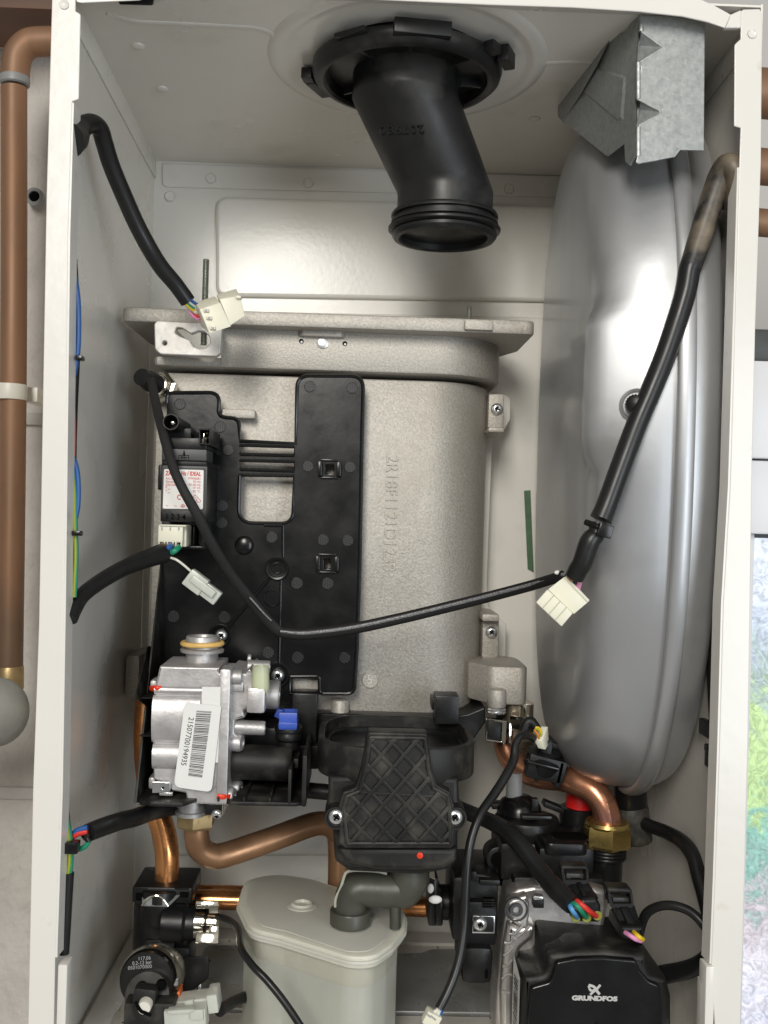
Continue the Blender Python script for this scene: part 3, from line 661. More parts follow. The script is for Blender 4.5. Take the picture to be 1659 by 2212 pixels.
a.pbox(CAST, 'Z', 1004, 690, 1066, 713, .134, .03, .0015)
a.build('top_flange', he)
a = Acc(); hole = [(445, 285, 12), (480, 290, 10), (530, 322, 6), (575, 305, 12), (610, 310, 18), (638, 335, 16), (645, 375, 16), (620, 405, 14), (580, 412, 12), (545, 398, 10), (522, 360, 8), (470, 340, 10), (436, 318, 12)]
a.plate(CASTL, 'D', [(312, 262, 22), (330, 245, 20), (700, 262, 20), (715, 290, 20), (705, 440, 30), (680, 458, 20), (350, 445, 34), (316, 415, 30)], .134, .007, .0008, [hole, circ(374, 378, 13, 16)])
a.build('mounting_ear', he, 'light machined mounting ear with a keyhole slot at the upper left')
for u, y0, y1, c, lab in ((440, 562, 745, STUD, 'taller threaded stud behind the keyhole'), (1013, 663, 694, STUD, 'short threaded stud on the right pad')):
    a = Acc(); yy = .143; p0 = q('Z', u, y1, yy); p1 = q('Z', u, y0, yy); L_ = p1.z-p0.z; prof = []; k = 0; r = .0023 if u < 500 else .0020
    h = 0
    while h < L_: prof += [(r, h), (r*.84, h+.0005)]; h += .001
    a.lathe(c, p0, (0, 0, 1), prof+[(r*.7, L_)], 16); a.build('threaded_stud', he, lab)
a = Acc()
a.pbox(CAST, 'E', 1090, 680, 1182, 884, .195, .04, .0015); a.pbox(CAST, 'E', 1090, 880, 1184, 908, .180, .05, .0015); a.build('fixing_lug', he); a = Acc()
a.pbox(CAST, 'H', 1205, 345, 1303, 590, .195, .04, .0015); a.pbox(CAST, 'H', 1205, 330, 1306, 372, .182, .05, .0015)
a.build('fixing_lug', he)
screw(he, 'E', 1141, 770, .194, .0046); screw(he, 'H', 1260, 437, .194, .0046)
# lower right boss
a = Acc()
pa, pb = q('H', 1218, 650, .16), q('H', 1466, 650, .16); zt = q('H', 1340, 640, .15).z; zb = q('H', 1340, 868, .15).z
cx = (pa.x+pb.x)/2
ol = rounded([(pa.x-.01, .172, .004), (cx-.012, .150, .008), (cx+.012, .148, .02), (pb.x, .155, .02), (pb.x, .20, .02), (cx, .215, .02), (pa.x-.01, .21, 0)])
a.vprism(CAST, ol, zb, zt, .002)
a.build('return_boss', he)
a = Acc(); p = q('H', 1291, 770, .146); p2 = q('H', 1291, 885, .146); a.cyl(CAST, p, p2, .0067, .002); a.build('boss_pin', he)
a = Acc(); p = p2; a.lathe(STEEL, p, (0, 0, -1), [(.006, 0), (.0068, .001), (.006, .002), (.0068, .003), (.006, .004)], 24); a.build('spring_washer', he)
a = Acc(); a.pbox(CAST, 'G', 165, 1068, 275, 1388, .205, .045, .004); p = q('G', 200, 1388, .22)
a.build('return_boss', he)
# spigot, clip under the boss
ps = q('H', 1400, 870, .172)
a = Acc(); a.lathe(mat('nickel_spigot', (.50, .42, .32), .3, .9, var=.15, vscale=70), ps, (0, 0, -1), [(.0135, -.002), (.0135, .012), (.0165, .0125), (.0165, .0155), (.0135, .016), (.0135, .022), (.015, .0235), (.015, .028), (.0125, .029), (.0125, .036)], 36); a.build('union_spigot', he)
t = thing('union_clip', 'shiny nickel spring clip with black window below the right boss of the heat exchanger', 'clip', q('H', 1290, 1000, .14))
a = Acc(); a.plate(CHR, 'H', [(1225, 948, 6), (1352, 965, 6), (1345, 1098, 6), (1225, 1082, 6)], .142, .0012, .0003, [[(1236, 962, 4), (1322, 974, 4), (1318, 1085, 4), (1236, 1074, 4)]]); 
a.box(CHR, q('H', 1350, 1030, .152), (.0012, .02, .0165), Matrix.Rotation(.1, 3, 'Z')); a.box(CHR, q('H', 1420, 975, .150), (.0125, .0012, .009), Matrix.Rotation(-.5, 3, 'Z')); a.box(CHR, q('H', 1466, 930, .155), (.005, .0012, .016), None, .0004); a.build('spring_steel', t)
a = Acc(); a.pbox(BLK, 'H', 1238, 962, 1320, 1086, .1435, .012, .001); a.build('clip_body', t)
# ignition electrode at upper left
t = thing('ignition_electrode', 'brass and black electrode fitting at the upper left of the heat exchanger', 'electrode', q('D', 350, 650, .15))
a = Acc(); o_ = q('D', 366, 648, .158); a.plate(CASTL, 'D', [(300, 580, 20), (410, 585, 30), (428, 640, 20), (420, 700, 20), (380, 712, 20), (300, 705, 10)], .154, .01, .001)
a.build('mount_pad', t)
ax = Vector((-.35, -1, .15)).normalized()
a = Acc(); a.lathe(CHR, o_, ax, [(.0105, -.003), (.0115, .0005), (.0115, .003), (.0095, .0045), (.0095, .006)], 6); a.lathe(CHR, o_, ax, [(.0085, .004), (.0085, .0095), (.007, .0105)], 24); a.build('hex_nut', t)
a = Acc(); a.lathe(RUB, o_, ax, [(.007, .007), (.0072, .02), (.006, .023), (.006, .03)], 20); a.build('boot', t)

# ================= ignition mounting plate =================
mp = thing('mounting_plate', 'large black plastic mounting plate with ribs, window and tray over the heat exchanger', 'mounting plate', q('Z', 560, 1600, .15))
YP = .148
def cv(c, pts): return [((uv(c, p[0], p[1]))+((p[2]*CR[c][2],) if len(p) > 2 else ())) for p in pts]
outer = cv('D', [(388, 735, 0), (390, 674, 75), (705, 672, 80), (690, 815, 45), (815, 828, 45), (820, 960, 0), (1152, 974, 0), (1162, 572, 75), (1555, 574, 75), (1545, 1000, 0)]) + \
    cv('H', [(478, 0, 0), (462, 520, 0), (444, 802, 48), (240, 800, 22), (238, 698, 22), (62, 700, 10), (62, 800, 0), (218, 800, 0), (222, 1180, 0)]) + [(655, 1640), (655, 1700), (300, 1700)] + [(350, 1470), (350, 1204)]
win = cv('D', [(820, 1162, 0), (1142, 1168, 0), (1136, 1450, 75), (810, 1446, 90)])
s1 = cv('D', [(822, 985, 4), (1142, 995, 4), (1142, 1045, 4), (822, 1038, 4)]); s2 = cv('D', [(822, 1075, 4), (1142, 1083, 4), (1142, 1137, 4), (822, 1128, 4)])
sq1 = cv('D', rect(1330, 1100, 1378, 1155)); sq2 = cv('G', rect(1614, 368, 1660, 440))
a = Acc(); a.plate(BLKG, 'Z', outer, YP, .005, .0007, [win, s1, s2, sq1, sq2]); a.build('plate', mp)
def rim(c, pts, Y, r, m=BLKG, close=True, name='rim', par=mp, acc=None):
    p2 = rounded(pts); P_ = [q(c, x, y, Y) for x, y in p2]
    if close: P_.append(P_[0])
    A_ = acc or Acc(); A_.tube(m, P_, r, 8, smooth=False)
    return A_
a = rim('Z', outer[:18], YP, .0014, close=False)
rim('Z', win, YP, .0013, acc=a); 
for s_ in (s1, s2):
    for i, j in ((0, 1), (3, 2)): a.tube(BLKG, [q('Z', *s_[i][:2], YP-.0005), q('Z', *s_[j][:2], YP-.0005)], .0012, 8)
a.build('rim', mp)
a = Acc(); r_ = .0011
for c, pts in (('G', [(1222, 508), (915, 872)]), ('G', [(1318, 130), (1318, 360)]), ('G', [(1303, 525), (1288, 1140)]), ('G', [(1310, 128), (1180, 125)])):
    a.tube(BLKG, [q(c, x, y, YP-.0004) for x, y in pts], r_, 8)
a.build('rib', mp)
for x, y, R_ in ((1275, 440, 84), (858, 928, 82), (1275, 1212, 92)):
    a = Acc(); r = pxm('G', YP, R_); a.lathe(BLKG, q('G', x, y, YP), (0, -1, 0), [(r, -.001), (r, .0022), (r*.93, .0026), (r*.78, .0024), (r*.72, .0005), (r*.52, .0004), (r*.48, .0018), (r*.4, .0018), (r*.36, -.0005), (.0001, -.0005)], 36); a.build('screw_boss', mp)
a = Acc(); a.sphere(BLKG, q('G', 1035, 272, YP), pxm('G', YP, 70), (1, .35, 1)); a.build('domed_boss', mp); a = Acc(); r = pxm('G', YP, 70)
a.lathe(BLKG, q('G', 1240, 655, YP), (0, -1, 0), [(r*.9, -.001), (r*.9, .0012), (r*.84, .0014), (r*.8, .0004), (.0001, .0004)], 32); a.build('moulded_ring', mp)
for i, (c, x, y) in enumerate([('D', 466, 741), ('D', 1237, 637), ('D', 1488, 645), ('D', 705, 877), ('D', 752, 1013), ('D', 1225, 1110), ('D', 1475, 1115), ('D', 1010, 1532), ('D', 1315, 1548), ('D', 1462, 1552), ('D', 715, 1345), ('D', 712, 1447),
                               ('G', 520, 790), ('G', 890, 795), ('G', 1208, 1052), ('G', 1422, 1088), ('G', 1417, 548), ('G', 1640, 550), ('H', 387, 590)]):
    a = Acc(); o_ = q(c, x, y, YP); r = pxm(c, YP, 33 if c == 'D' or c == 'H' else 42)
    a.lathe(BLK, o_, (0, -1, 0), [(r*1.02, -.0008), (r*1.02, .0004), (r*.94, .0005), (r*.92, .00012), (.0001, .00012)], 28)
    an = random.random()*.5+.2
    for s_ in (0, 1):
        for k in (-1.5, -.5, .5, 1.5):
            off = k*r*.42; hl = math.sqrt(max(0, (r*.93)**2-off*off))*2
            Rm = Matrix.Rotation(an+s_*1.15, 3, 'Y'); a.box(MGREY, o_+Rm @ Vector((0, -.0003, off)), (hl, .0007, r*.10), Rm)
    a.build('knurled_pad', mp)
for c, x, y in (('D', 1353, 1127), ('G', 1637, 404)):
    a = Acc(); o_ = q(c, x, y, YP); s_ = 1
    for k in (-1, 1): a.box(BLKG, o_+Vector((k*.0066, -.002, 0)), (.0030, .006, .0100), None, .0006)
    a.box(BLKG, o_+Vector((0, -.0008, .0062)), (.0125, .0022, .0012), None, .0003); a.box(BLKG, o_+Vector((0, -.0008, -.0062)), (.0125, .0022, .0012), None, .0003)
    a.build('cable_clip', mp)
screw(mp, 'G', 868, 926, YP-.0025, .0044); screw(mp, 'G', 1278, 1218, YP-.0025, .0048)
# tray: left wall, floor, right wall
a = Acc()
a.hexa(BLKD, [q('Z', 347, 1204, .144), q('Z', 350, 1204, .144), q('Z', 295, 1735, .062), q('Z', 289, 1735, .062)][:4],
       [q('Z', 350, 1205, .152), q('Z', 353, 1205, .152), q('Z', 355, 1690, .152), q('Z', 350, 1690, .152)], .0004)
a.hexa(BLKD, [q('I', 165, 300, .118), q('I', 172, 300, .118), q('I', 72, 720, .062), q('I', 60, 720, .062)], [q('I', 300, 300, .150), q('I', 306, 300, .150), q('I', 306, 900, .150), q('I', 300, 900, .150)])
a.build('tray_wall', mp)
a = Acc()
zf_ = q('Z', 500, 1742, .062).z
fr = cv('I', [(38, 1572), (240, 1650), (330, 1590)]);
xl, xr = q('Z', 291, 1735, .062).x, q('Z', 659, 1735, .062).x
a.vprism(BLKD, rounded([(xl, .066, .004), (xl+.010, .058, .003), (xl+.030, .058, .002), (xl+.040, .075, .004), (xl+.06, .092, 0), (xr-.05, .092, .0), (xr-.048, .064, .003), (xr, .064, .01), (xr, .155, 0), (xl, .155, 0)]), zf_, zf_+.0025, .0006)
a.box(BLKD, ((xr-.001), .105, zf_+.016), (.003, .082, .032), None, .001)
a.box(BLKD, ((xr-.010), .103, zf_+.012), (.002, .078, .022), None, .0006)
for k in range(3): a.box(BLKD, (xr-.022-k*.016, .10, zf_+.0035), (.0012, .07, .003))
a.build('tray_floor', mp)
a = Acc(); a.pbox(BLK, 'H', 70, 800, 222, 1180, .132, .02, .0012); a.pbox(BLK, 'I', 1050, 1110, 1560, 1300, .125, .02, .001); a.build('tray_column', mp)
for y in (690, 1000, 1560): a = Acc(); a.hexa(BLKD, [q('I', 100, y+30, .075), q('I', 215, y+30, .075), q('I', 215, y+36, .075), q('I', 100, y+36, .075)], [q('I', 215, y-50, .12), q('I', 300, y-50, .12), q('I', 300, y-44, .12), q('I', 215, y-44, .12)]); a.build('tray_fin', mp)
a = Acc(); a.tube(RUB, [q('Z', 650, 1706, .12), q('Z', 715, 1712, .12), q('Z', 760, 1720, .12)], pxm('Z', .12, 17)); a.build('rubber_tube', None, 'short thick black rubber tube between the tray and the black sump', 'tube')

# ================= spark generator =================
sg = thing('spark_generator', 'black ignition transformer block with a white and red data label', 'spark generator', q('X', 350, 1650, .12))
YG = .095
a = Acc()
a.pbox(BLK, 'X', 96, 1015, 612, 1655, YG, .054, .001)
a.pbox(BLK, 'X', 180, 700, 614, 830, YG+.002, .05, .001)
a.pbox(BLK, 'X', 104, 955, 614, 1020, YG+.002, .05, .0006)
a.pbox(BLK, 'X', 60, 1000, 112, 1290, YG+.012, .03, .0014)
a.pbox(BLK, 'X', 340, 1650, 590, 1690, YG+.008, .046, .0006)
a.pbox(BLK, 'X', 100, 1650, 590, 1960, YG+.03, .024, .0008)
a.pbox(BLK, 'X', 560, 1690, 590, 1955, YG+.004, .03, .0006)
a.pbox(BLK, 'X', 380, 1925, 590, 1955, YG+.004, .03, .0006)
a.pbox(BLK, 'X', 455, 1690, 475, 1930, YG+.012, .02, .0006)
a.build('body', sg)
a = Acc(); a.pbox(MGREY, 'X', 104, 828, 613, 955, YG-.0006, .03, .0006)
a.text(HOLE, 'E', q('X', 318, 940, YG-.0008), .003, 0, .0001)
a.raw([q('X', 345, 895, YG-.0009), q('X', 372, 895, YG-.0009), q('X', 358, 828, YG-.0009)], [(0, 1, 2)], HOLE)
for r_ in ((298, 895, 412, 901), (298, 895, 303, 948), (407, 895, 412, 948), (330, 918, 398, 923), (355, 900, 361, 945), (375, 923, 380, 945)): a.pbox(HOLE, 'X', *r_, YG-.0009, .0003, 0)
a.build('front_band', sg)
a = Acc(); a.pbox(MGREY, 'X', 104, 1018, 612, 1650, YG-.0003, .001, .0003); a.build('front_face', sg)
# data label
a = Acc(); YLb = YG-.0007
a.plate(PAPD, 'X', [(110, 1035, 0), (605, 1045, 0), (595, 1525, 0), (105, 1515, 0)], YG-.0005, .0003)
a.plate(LAB, 'X', [(132, 1053, 16), (580, 1065, 16), (570, 1508, 16), (118, 1500, 16)], YLb, .0002)
def lt(s, x, y, size, wid=1, bold=0, al='LEFT'): a.text(REDP, s, q('X', x, y, YLb-.00015), pxm('X', YG, size), -.02, .00005, bold, al, wid)
lt('ZAG', 150, 1122, 66, .72, .00012); lt('Hz / IDEAL', 548, 1132, 64, .74, .00012, 'RIGHT')
lt('Art.Nr.', 150, 1170, 34); lt('07000081', 548, 1176, 36, 1, 0, 'RIGHT'); lt('Variante', 148, 1204, 34); lt('50 Hz', 546, 1211, 36, 1, 0, 'RIGHT')
lt('220-240', 148, 1240, 36); lt('50-60 Hz', 545, 1246, 36, 1, 0, 'RIGHT'); lt('P', 147, 1272, 34); lt('max', 172, 1284, 17); lt('10 VA', 544, 1280, 36, 1, 0, 'RIGHT')
lt('T', 146, 1312, 34); lt('max', 170, 1325, 17); lt('85 °C', 542, 1320, 36, 1, 0, 'RIGHT'); lt('C', 276, 1398, 80, .8, .0001); lt('E', 352, 1400, 80, .8, .0001)
lt('E', 492, 1416, 38); lt('V', 472, 1390, 30); lt('~    ~', 148, 1480, 56); 
for p_, p2_ in (((480, 1342), (452, 1380)), ((480, 1342), (548, 1410)), ((452, 1380), (470, 1425)), ((548, 1410), (540, 1428)), ((470, 1425), (540, 1428)), ((320, 1476), (368, 1476)), ((328, 1485), (360, 1485)), ((343, 1458), (343, 1476)), ((318, 1470), (343, 1452)), ((343, 1452), (370, 1470))):
    a.tube(REDP, [q('X', *p_, YLb-.0001), q('X', *p2_, YLb-.0001)], .00016, 4)
a.build('data_label', sg, 'white data label printed in red')
a = Acc(); a.pbox(BLK, 'X', 97, 1520, 604, 1650, YG-.0011, .002, .0004)
a.text(HOLE, '1 2 3 4', q('X', 142, 1618, YG-.0013), pxm('X', YG, 88), -.01, .0001, .00005, wid=.93); a.build('number_strip', sg)
a = Acc(); p = q('X', 208, 520, .085); p2 = q('X', 330, 600, .125); p2 = Vector((p.x, .135, p.z)); r = pxm('X', .085, 93)
a.lathe(BLK, p, (0, 1, 0), [(r*.80, .020), (r*.82, .002), (r*.86, 0), (r*.97, 0), (r, .001), (r, .05)], 36)
a.pbox(BLK, 'X', 120, 590, 440, 720, .105, .04, .001); a.build('high_voltage_socket', sg)
a = Acc(); a.cyl(CHR, p+Vector((0, .006, 0)), p+Vector((0, .03, 0)), pxm('X', .085, 24), .0006); a.build('contact_pin', sg)
a = Acc(); a.plate(BLK, 'X', [(523, 597), (655, 597), (650, 780), (523, 770)], .091, .05, .0004, [[(540, 612), (640, 612), (636, 770), (540, 760)]]); a.build('spade_terminal', sg)
a = Acc(); a.pbox(CHR, 'X', 572, 650, 588, 745, .094, .03, .0003)
for x, y in ((620, 645), (614, 770), (602, 708)): a.sphere(CHR, q('X', x, y, .094), .0008, seg=8)
a.build('spade_blade', sg)

# ================= gas valve =================
gv = thing('gas_valve', 'silver die-cast gas valve with a barcode label and yellow sealing ring on its neck', 'gas valve', q('I', 520, 1600, .1))
Y1_ = .070
a = Acc()
a.plate(DIE, 'I', [(268, 462, 10), (755, 472, 6), (752, 520, 8), (835, 520, 6), (812, 1600, 14), (490, 1585, 20), (480, 1500, 14), (370, 1480, 14), (330, 1445, 14), (216, 1388, 10), (212, 1090, 6), (205, 900, 30), (224, 700, 8), (228, 640, 8)], Y1_, .046, .0012)
def hcyl(y, hw, x0, x1, m=DIE, Y=Y1_+.001, fl=.55):
    r = pxm('I', Y, hw); a.tube(m, [q('I', x0, y, Y), q('I', x1, y+(x1-x0)*.02, Y)], r, 32, flat=fl, up=(0, -1, 0))
hcyl(655, 36, 228, 640, fl=1.0); hcyl(890, 192, 212, 600, fl=.36); hcyl(1193, 104, 214, 600, fl=.62)
a.pbox(DIE, 'I', 585, 670, 800, 1450, Y1_-.0015, .01, .0012)
a.pbox(DIE, 'I', 742, 488, 832, 1590, Y1_-.0035, .02, .0015)
a.pbox(DIE, 'I', 186, 578, 240, 655, .076, .016, .002); a.pbox(DIE, 'I', 172, 1370, 232, 1470, .078, .016, .002)
a.build('body', gv)
a = Acc(); a.box(CHR, q('I', 818, 1050, .092), (pxm('I', .07, 12), .046, pxm('I', .07, 1120)), Matrix.Rotation(-.0285, 3, 'Y'), .0003); a.build('gasket_plate', gv)
a = Acc()
a.plate(DIE2, 'I', [(835, 500, 10), (905, 510, 8), (965, 520, 8), (1000, 480, 8), (1035, 520, 6), (1040, 770, 6), (950, 830, 8), (965, 880, 8), (885, 905, 8), (880, 1010, 14), (930, 1050, 20), (925, 1120, 20), (870, 1142, 12), (828, 1140, 6)], .080, .05, .0014)
a.pbox(DIE2, 'I', 835, 590, 950, 670, .077, .03, .001)
a.pbox(DIE, 'I', 975, 640, 1128, 850, .072, .035, .0022)
a.build('regulator_casting', gv)
def port(x0, x1, y, hw, Y, m=DIE2, name='test_port', hole=True, lab=None):
    a = Acc(); p0 = q('I', x0, y, Y); p1 = q('I', x1, y, Y); p1.z = p0.z - (p1.x-p0.x)*.02; p1.y = p0.y; r = pxm('I', Y, hw)
    h = (p1-p0).length
    a.lathe(m, p0, p1-p0, [(r, 0), (r, h-.001), (r*.93, h), (r*.55, h), (r*.5, h-.001), (r*.45, h-.004), (.0001, h-.004)], 28); a.build(name, gv, lab)
port(990, 1168, 462, 52, .105); port(1110, 1245, 690, 116, .098, name='pressure_port'); port(872, 1128, 958, 58, .085)
p = q('I', 900, 550, .078); a = Acc(); a.cyl(DIE2, p+Vector((-.008, 0, 0)), p+Vector((.003, 0, 0)), .0048); a.build('casting_boss', gv); a = Acc(); a.cyl(DIE2, q('I', 985, 400, .11), q('I', 1015, 402, .11), .003); a.build('casting_boss', gv)
a = Acc(); p = q('I', 1090, 640, .078); p2 = q('I', 1092, 492, .078); a.lathe(mat('pale_green_nylon', (.58, .62, .42), .35, sss=.3), p, p2-p, [(.0052, -.003), (.0058, .001), (.0052, .014), (.0045, (p2-p).length-.001), (.003, (p2-p).length)], 24); a.build('bleed_cap', gv, 'pale green nylon cap')
for x, y, Y in ((905, 1085, .084), (893, 1458, .095), (838, 1518, .076)):
    a = Acc(); p = q('I', x-30, y, Y); a.lathe(DIE, p, (1, -.25, 0), [(.0056, -.002), (.0056, .004), (.0048, .0055), (.0025, .0058), (.0022, .004)], 24); a.build('cover_screw', gv)
a = Acc(); a.tube(REDM, [q('I', 190, 645, .0735), q('I', 235, 645, .0690), q('I', 285, 632, .0690)], [.0016, .0021, .0005], 8, flat=.4, up=(0, -1, 0)); a.tube(REDM, [q('I', 735, 1527, .0660), q('I', 790, 1530, .0660), q('I', 840, 1528, .0700)], .0016, 8, flat=.35, up=(0, -1, 0)); a.build('paint_mark', gv)
a = Acc(); a.plate(STEEL, 'I', [(205, 1405, 6), (355, 1412, 14), (352, 1495, 20), (205, 1500, 6)], .066, .0012, .0003, [circ(293, 1457, 10, 12)]); a.pbox(STEEL, 'I', 262, 1495, 372, 1522, .067, .004, .0006); a.build('earth_tab', gv)
# labels
a = Acc(); YL = .0655
a.plate(LAB, 'I', [(612, 632, 6), (768, 632, 6), (742, 1250, 6), (610, 1245, 6)], YL+.0012, .0003); a.build('small_label', gv, 'white paper label partly covered by the larger one')
a = Acc()
a.plate(LAB, 'I', [(472, 755, 34), (770, 792, 14), (690, 1492, 50), (382, 1448, 60)], YL-.0006, .0004)
rs = random.Random(3); s_ = 0
A0, B0, A1, B1 = Vector((568, 826)), Vector((690, 832)), Vector((498, 1366)), Vector((612, 1382))
while s_ < .985:
    w_ = rs.choice([.005, .005, .010, .014]); w_ = min(w_, 1-s_)
    f = [A0.lerp(A1, s_), B0.lerp(B1, s_), B0.lerp(B1, s_+w_), A0.lerp(A1, s_+w_)]
    a.raw([q('I', v.x, v.y, YL-.00072) for v in f], [(0, 1, 2, 3)], PAPD); s_ += w_+rs.choice([.006, .006, .010, .013])
a.text(PAPD, '21507700194935', q('I', 506, 876, YL-.0008), pxm('I', YL, 62), -PI/2-.135+.0, .00003, wid=.92)
a.build('barcode_label', gv, 'large tilted white barcode label numbered 21507700194935')
# neck
po = q('I', 612, 400, .098)
kk = pxm('I', .098, 1); zz = lambda y: (400-y)*kk
a = Acc(); a.lathe(DIE2, po, (0, 0, 1), [(132*kk, -.003), (130*kk, zz(350)), (174*kk, zz(345)), (176*kk, zz(325)), (170*kk, zz(318)), (134*kk, zz(312)), (132*kk, zz(226)), (126*kk, zz(216)), (104*kk, zz(214)), (98*kk, zz(222)), (96*kk, zz(330)), (.0001, zz(330))], 48); a.build('outlet_neck', gv)
a = Acc(); ring_ = [po+Vector((157*kk*math.cos(t*PI/24), 157*kk*math.sin(t*PI/24), zz(276)+(math.cos(t*PI/24))*.0002)) for t in range(49)]
a.tube(YEL, ring_, 21*kk, 12, smooth=False, flat=1.0); a.build('sealing_ring', gv)
pi_ = q('I', 525, 1560, .095); a = Acc(); a.lathe(DIE2, pi_, (0, 0, -1), [(.0100, -.006), (.0100, .003), (.0085, .0035), (.0085, .006), (.0100, .0065), (.0100, .009)], 32); a.build('inlet_spigot', gv)
a = Acc(); a.pbox(BLK, 'K', 1003, 112, 1120, 180, .078, .02, .001); a.build('retainer', gv); screw(gv, 'K', 1085, 178, .078, .0036, ax=(.1, -.8, -.6))
# solenoid
so = thing('solenoid_coil', 'black cylindrical solenoid coil to the right of the gas valve', 'solenoid', q('I', 1100, 1300, .09))
a = Acc(); p0 = q('I', 822, 1238, .092); p1 = q('I', 1345, 1238, .092); p1.z = p0.z-.001; r = pxm('I', .092, 142)
h = (p1-p0).length; a.lathe(BLKD, p0, p1-p0, [(r, 0), (r, h-.004), (r*.96, h-.0015), (r*.85, h)], 40); a.pbox(BLKD, 'I', 820, 1225, 1370, 1385, .098, .04, .0015); a.build('coil_body', so)
a = Acc(); a.pbox(BLK, 'I', 930, 965, 1370, 1115, .105, .035, .0025); a.pbox(BLKD, 'I', 1360, 1220, 1400, 1300, .09, .03, .001); a.build('terminal_housing', so)
# blue connector
bl = thing('blue_pressure_connector', 'blue plastic terminal on a black rubber grommet beside the gas valve', 'connector', q('I', 1315, 1000, .095))
a = Acc(); p = q('I', 1317, 1085, .104); k = pxm('I', .104, 1)
a.lathe(RUB, p, (0, 0, 1), [(88*k, -.004), (84*k, .001), (104*k, 30*k), (108*k, 62*k), (98*k, 84*k), (112*k, 92*k), (116*k, 118*k), (104*k, 142*k), (60*k, 150*k), (.0001, 150*k)], 40); a.build('grommet', bl)
a = Acc(); b0 = p+Vector((0, -.003, 140*k)); w2, d2, h2 = 140*k*.5, .0075, 125*k
out = [(-w2, -d2), (w2, -d2), (w2, d2), (-w2, d2)]
a.vprism(BLUE, [(b0.x+x, b0.y+y) for x, y in out], b0.z-.001, b0.z+h2, .0006, inner=.0013, depth=h2*.7)
a.box(BLUE, b0+Vector((0, 0, .002)), (150*k, .017, .004), None, .0008); a.box(BLUE, b0+Vector((-w2-.001, .0, h2*.82)), (.004, .003, .006), Matrix.Rotation(.4, 3, 'Y'), .0005)
a.build('terminal', bl)
# ================= condensate sump =================
su = thing('condensate_sump', 'black plastic sump with open oval cup and lattice-ribbed front plate', 'sump', q('Z', 850, 1840, .08))
a = Acc()
xl, xr = q('H', 232, 1060, .088).x, q('H', 1147, 1060, .088).x
zt = q('H', 690, 1123, .043).z; zb = q('H', 690, 1335, .043).z
a.vprism(BLKD, rrect(xl, xr, .041, .147, .040, 10), zb, zt, .0012, inner=.0035, depth=.018)
a.build('cup', su)
a = Acc(); a.vprism(RUB, rrect(xl+.0036, xr-.0036, .0446, .1434, .0365, 10), zt-.0105, zt-.0075, .001, inner=.0030, depth=.0028)
a.build('cup_seal', su)
# body under the cup
a = Acc()
a.plate(BLKD, 'H', [(290, 1290, 0), (1065, 1300, 0), (1070, 1480, 0), (1100, 1530, 40), (1060, 1640, 0), (1062, 1795, 0), (1010, 1850, 40), (830, 1880, 10), (420, 1860, 10), (330, 1800, 50), (315, 1600, 0), (270, 1540, 40), (290, 1450, 0)], .044, .05, .003)
a.build('body', su)
a = Acc()
lp = [(525, 1028, 14), (878, 1036, 14), (905, 1240, 10), (935, 1345, 30), (1015, 1385, 16), (1040, 1470, 10), (1040, 1700, 6), (1025, 1722, 20), (390, 1722, 20), (355, 1690, 10), (350, 1480, 10), (375, 1385, 20), (450, 1360, 30), (485, 1250, 10)]
a.plate(BLKD, 'H', lp, .034, .014, .0012)
cen_ = (695, 1500)
inn = [(540, 1062), (862, 1066), (885, 1250), (915, 1362), (995, 1404), (1010, 1480), (1012, 1690), (405, 1690), (382, 1480), (402, 1412), (478, 1380), (512, 1250)]
rim('H', [(p[0], p[1], 8) for p in inn], .0335, .0014, BLKD, acc=a)
# diagonal ribs clipped to the inner outline
def clip_seg(p, d, poly):
    ts = []
    for i in range(len(poly)):
        a_ = Vector(poly[i]); b_ = Vector(poly[(i+1) % len(poly)]); e = b_-a_
        den = d.x*e.y-d.y*e.x
        if abs(den) < 1e-9: continue
        w_ = a_-p; t_ = (w_.x*e.y-w_.y*e.x)/den; s_ = (w_.x*d.y-w_.y*d.x)/den
        if 0 <= s_ <= 1: ts.append(t_)
    ts.sort(); return list(zip(ts[::2], ts[1::2]))
for sg_, ang_, sp_ in ((1, -49, 101), (-1, 46, 98)):
    d = Vector((math.cos(math.radians(ang_)), math.sin(math.radians(ang_)))); nn = Vector((-d.y, d.x))
    for k in range(-8, 9):
        p = Vector(cen_)+nn*(k*sp_+(16 if sg_ > 0 else 30))
        for t0, t1 in clip_seg(p, d, inn):
            if t1-t0 < 10: continue
            A_ = p+d*t0; B_ = p+d*t1
            yr_ = .0335 if sg_ > 0 else .0338; pa, pb = q('H', A_.x, A_.y, yr_), q('H', B_.x, B_.y, yr_); m_ = (pa+pb)/2; L_ = (pb-pa).length
            an = math.atan2(pb.z-pa.z, pb.x-pa.x)
            a.box(BLKD, m_, (L_, .0024, .0025), Matrix.Rotation(-an, 3, 'Y'), .0005)
a.box(BLKD, q('H', 700, 1400, .0341), (.058, .0015, .0018), Matrix.Rotation(.0285, 3, 'Y'), .0003)
a.build('lattice_plate', su)
for x, y in ((338, 1530), (1042, 1533)):
    a = Acc(); o_ = q('H', x, y, .038); k = pxm('H', .038, 1)
    a.lathe(BLKD, o_, (0, -1, 0), [(70*k, -.02), (70*k, .003), (67*k, .0042), (56*k, .0042), (54*k, .002), (.0001, .002)], 36); a.build('screw_socket', su)
    screw(su, 'H', x, y, .0355, .0050)
a = Acc()
a.plate(BLKD, 'H', [(345, 1722, 0), (1058, 1722, 0), (1050, 1800, 30), (980, 1846, 30), (800, 1856, 10), (560, 1850, 20), (410, 1815, 50)], .038, .01, .003)
o_ = q('L', 1020, 495, .0378); a.cyl(REDM, o_+Vector((0, .001, 0)), o_-Vector((0, .0006, 0)), .0019, .0003)
a.build('lower_lip', su)
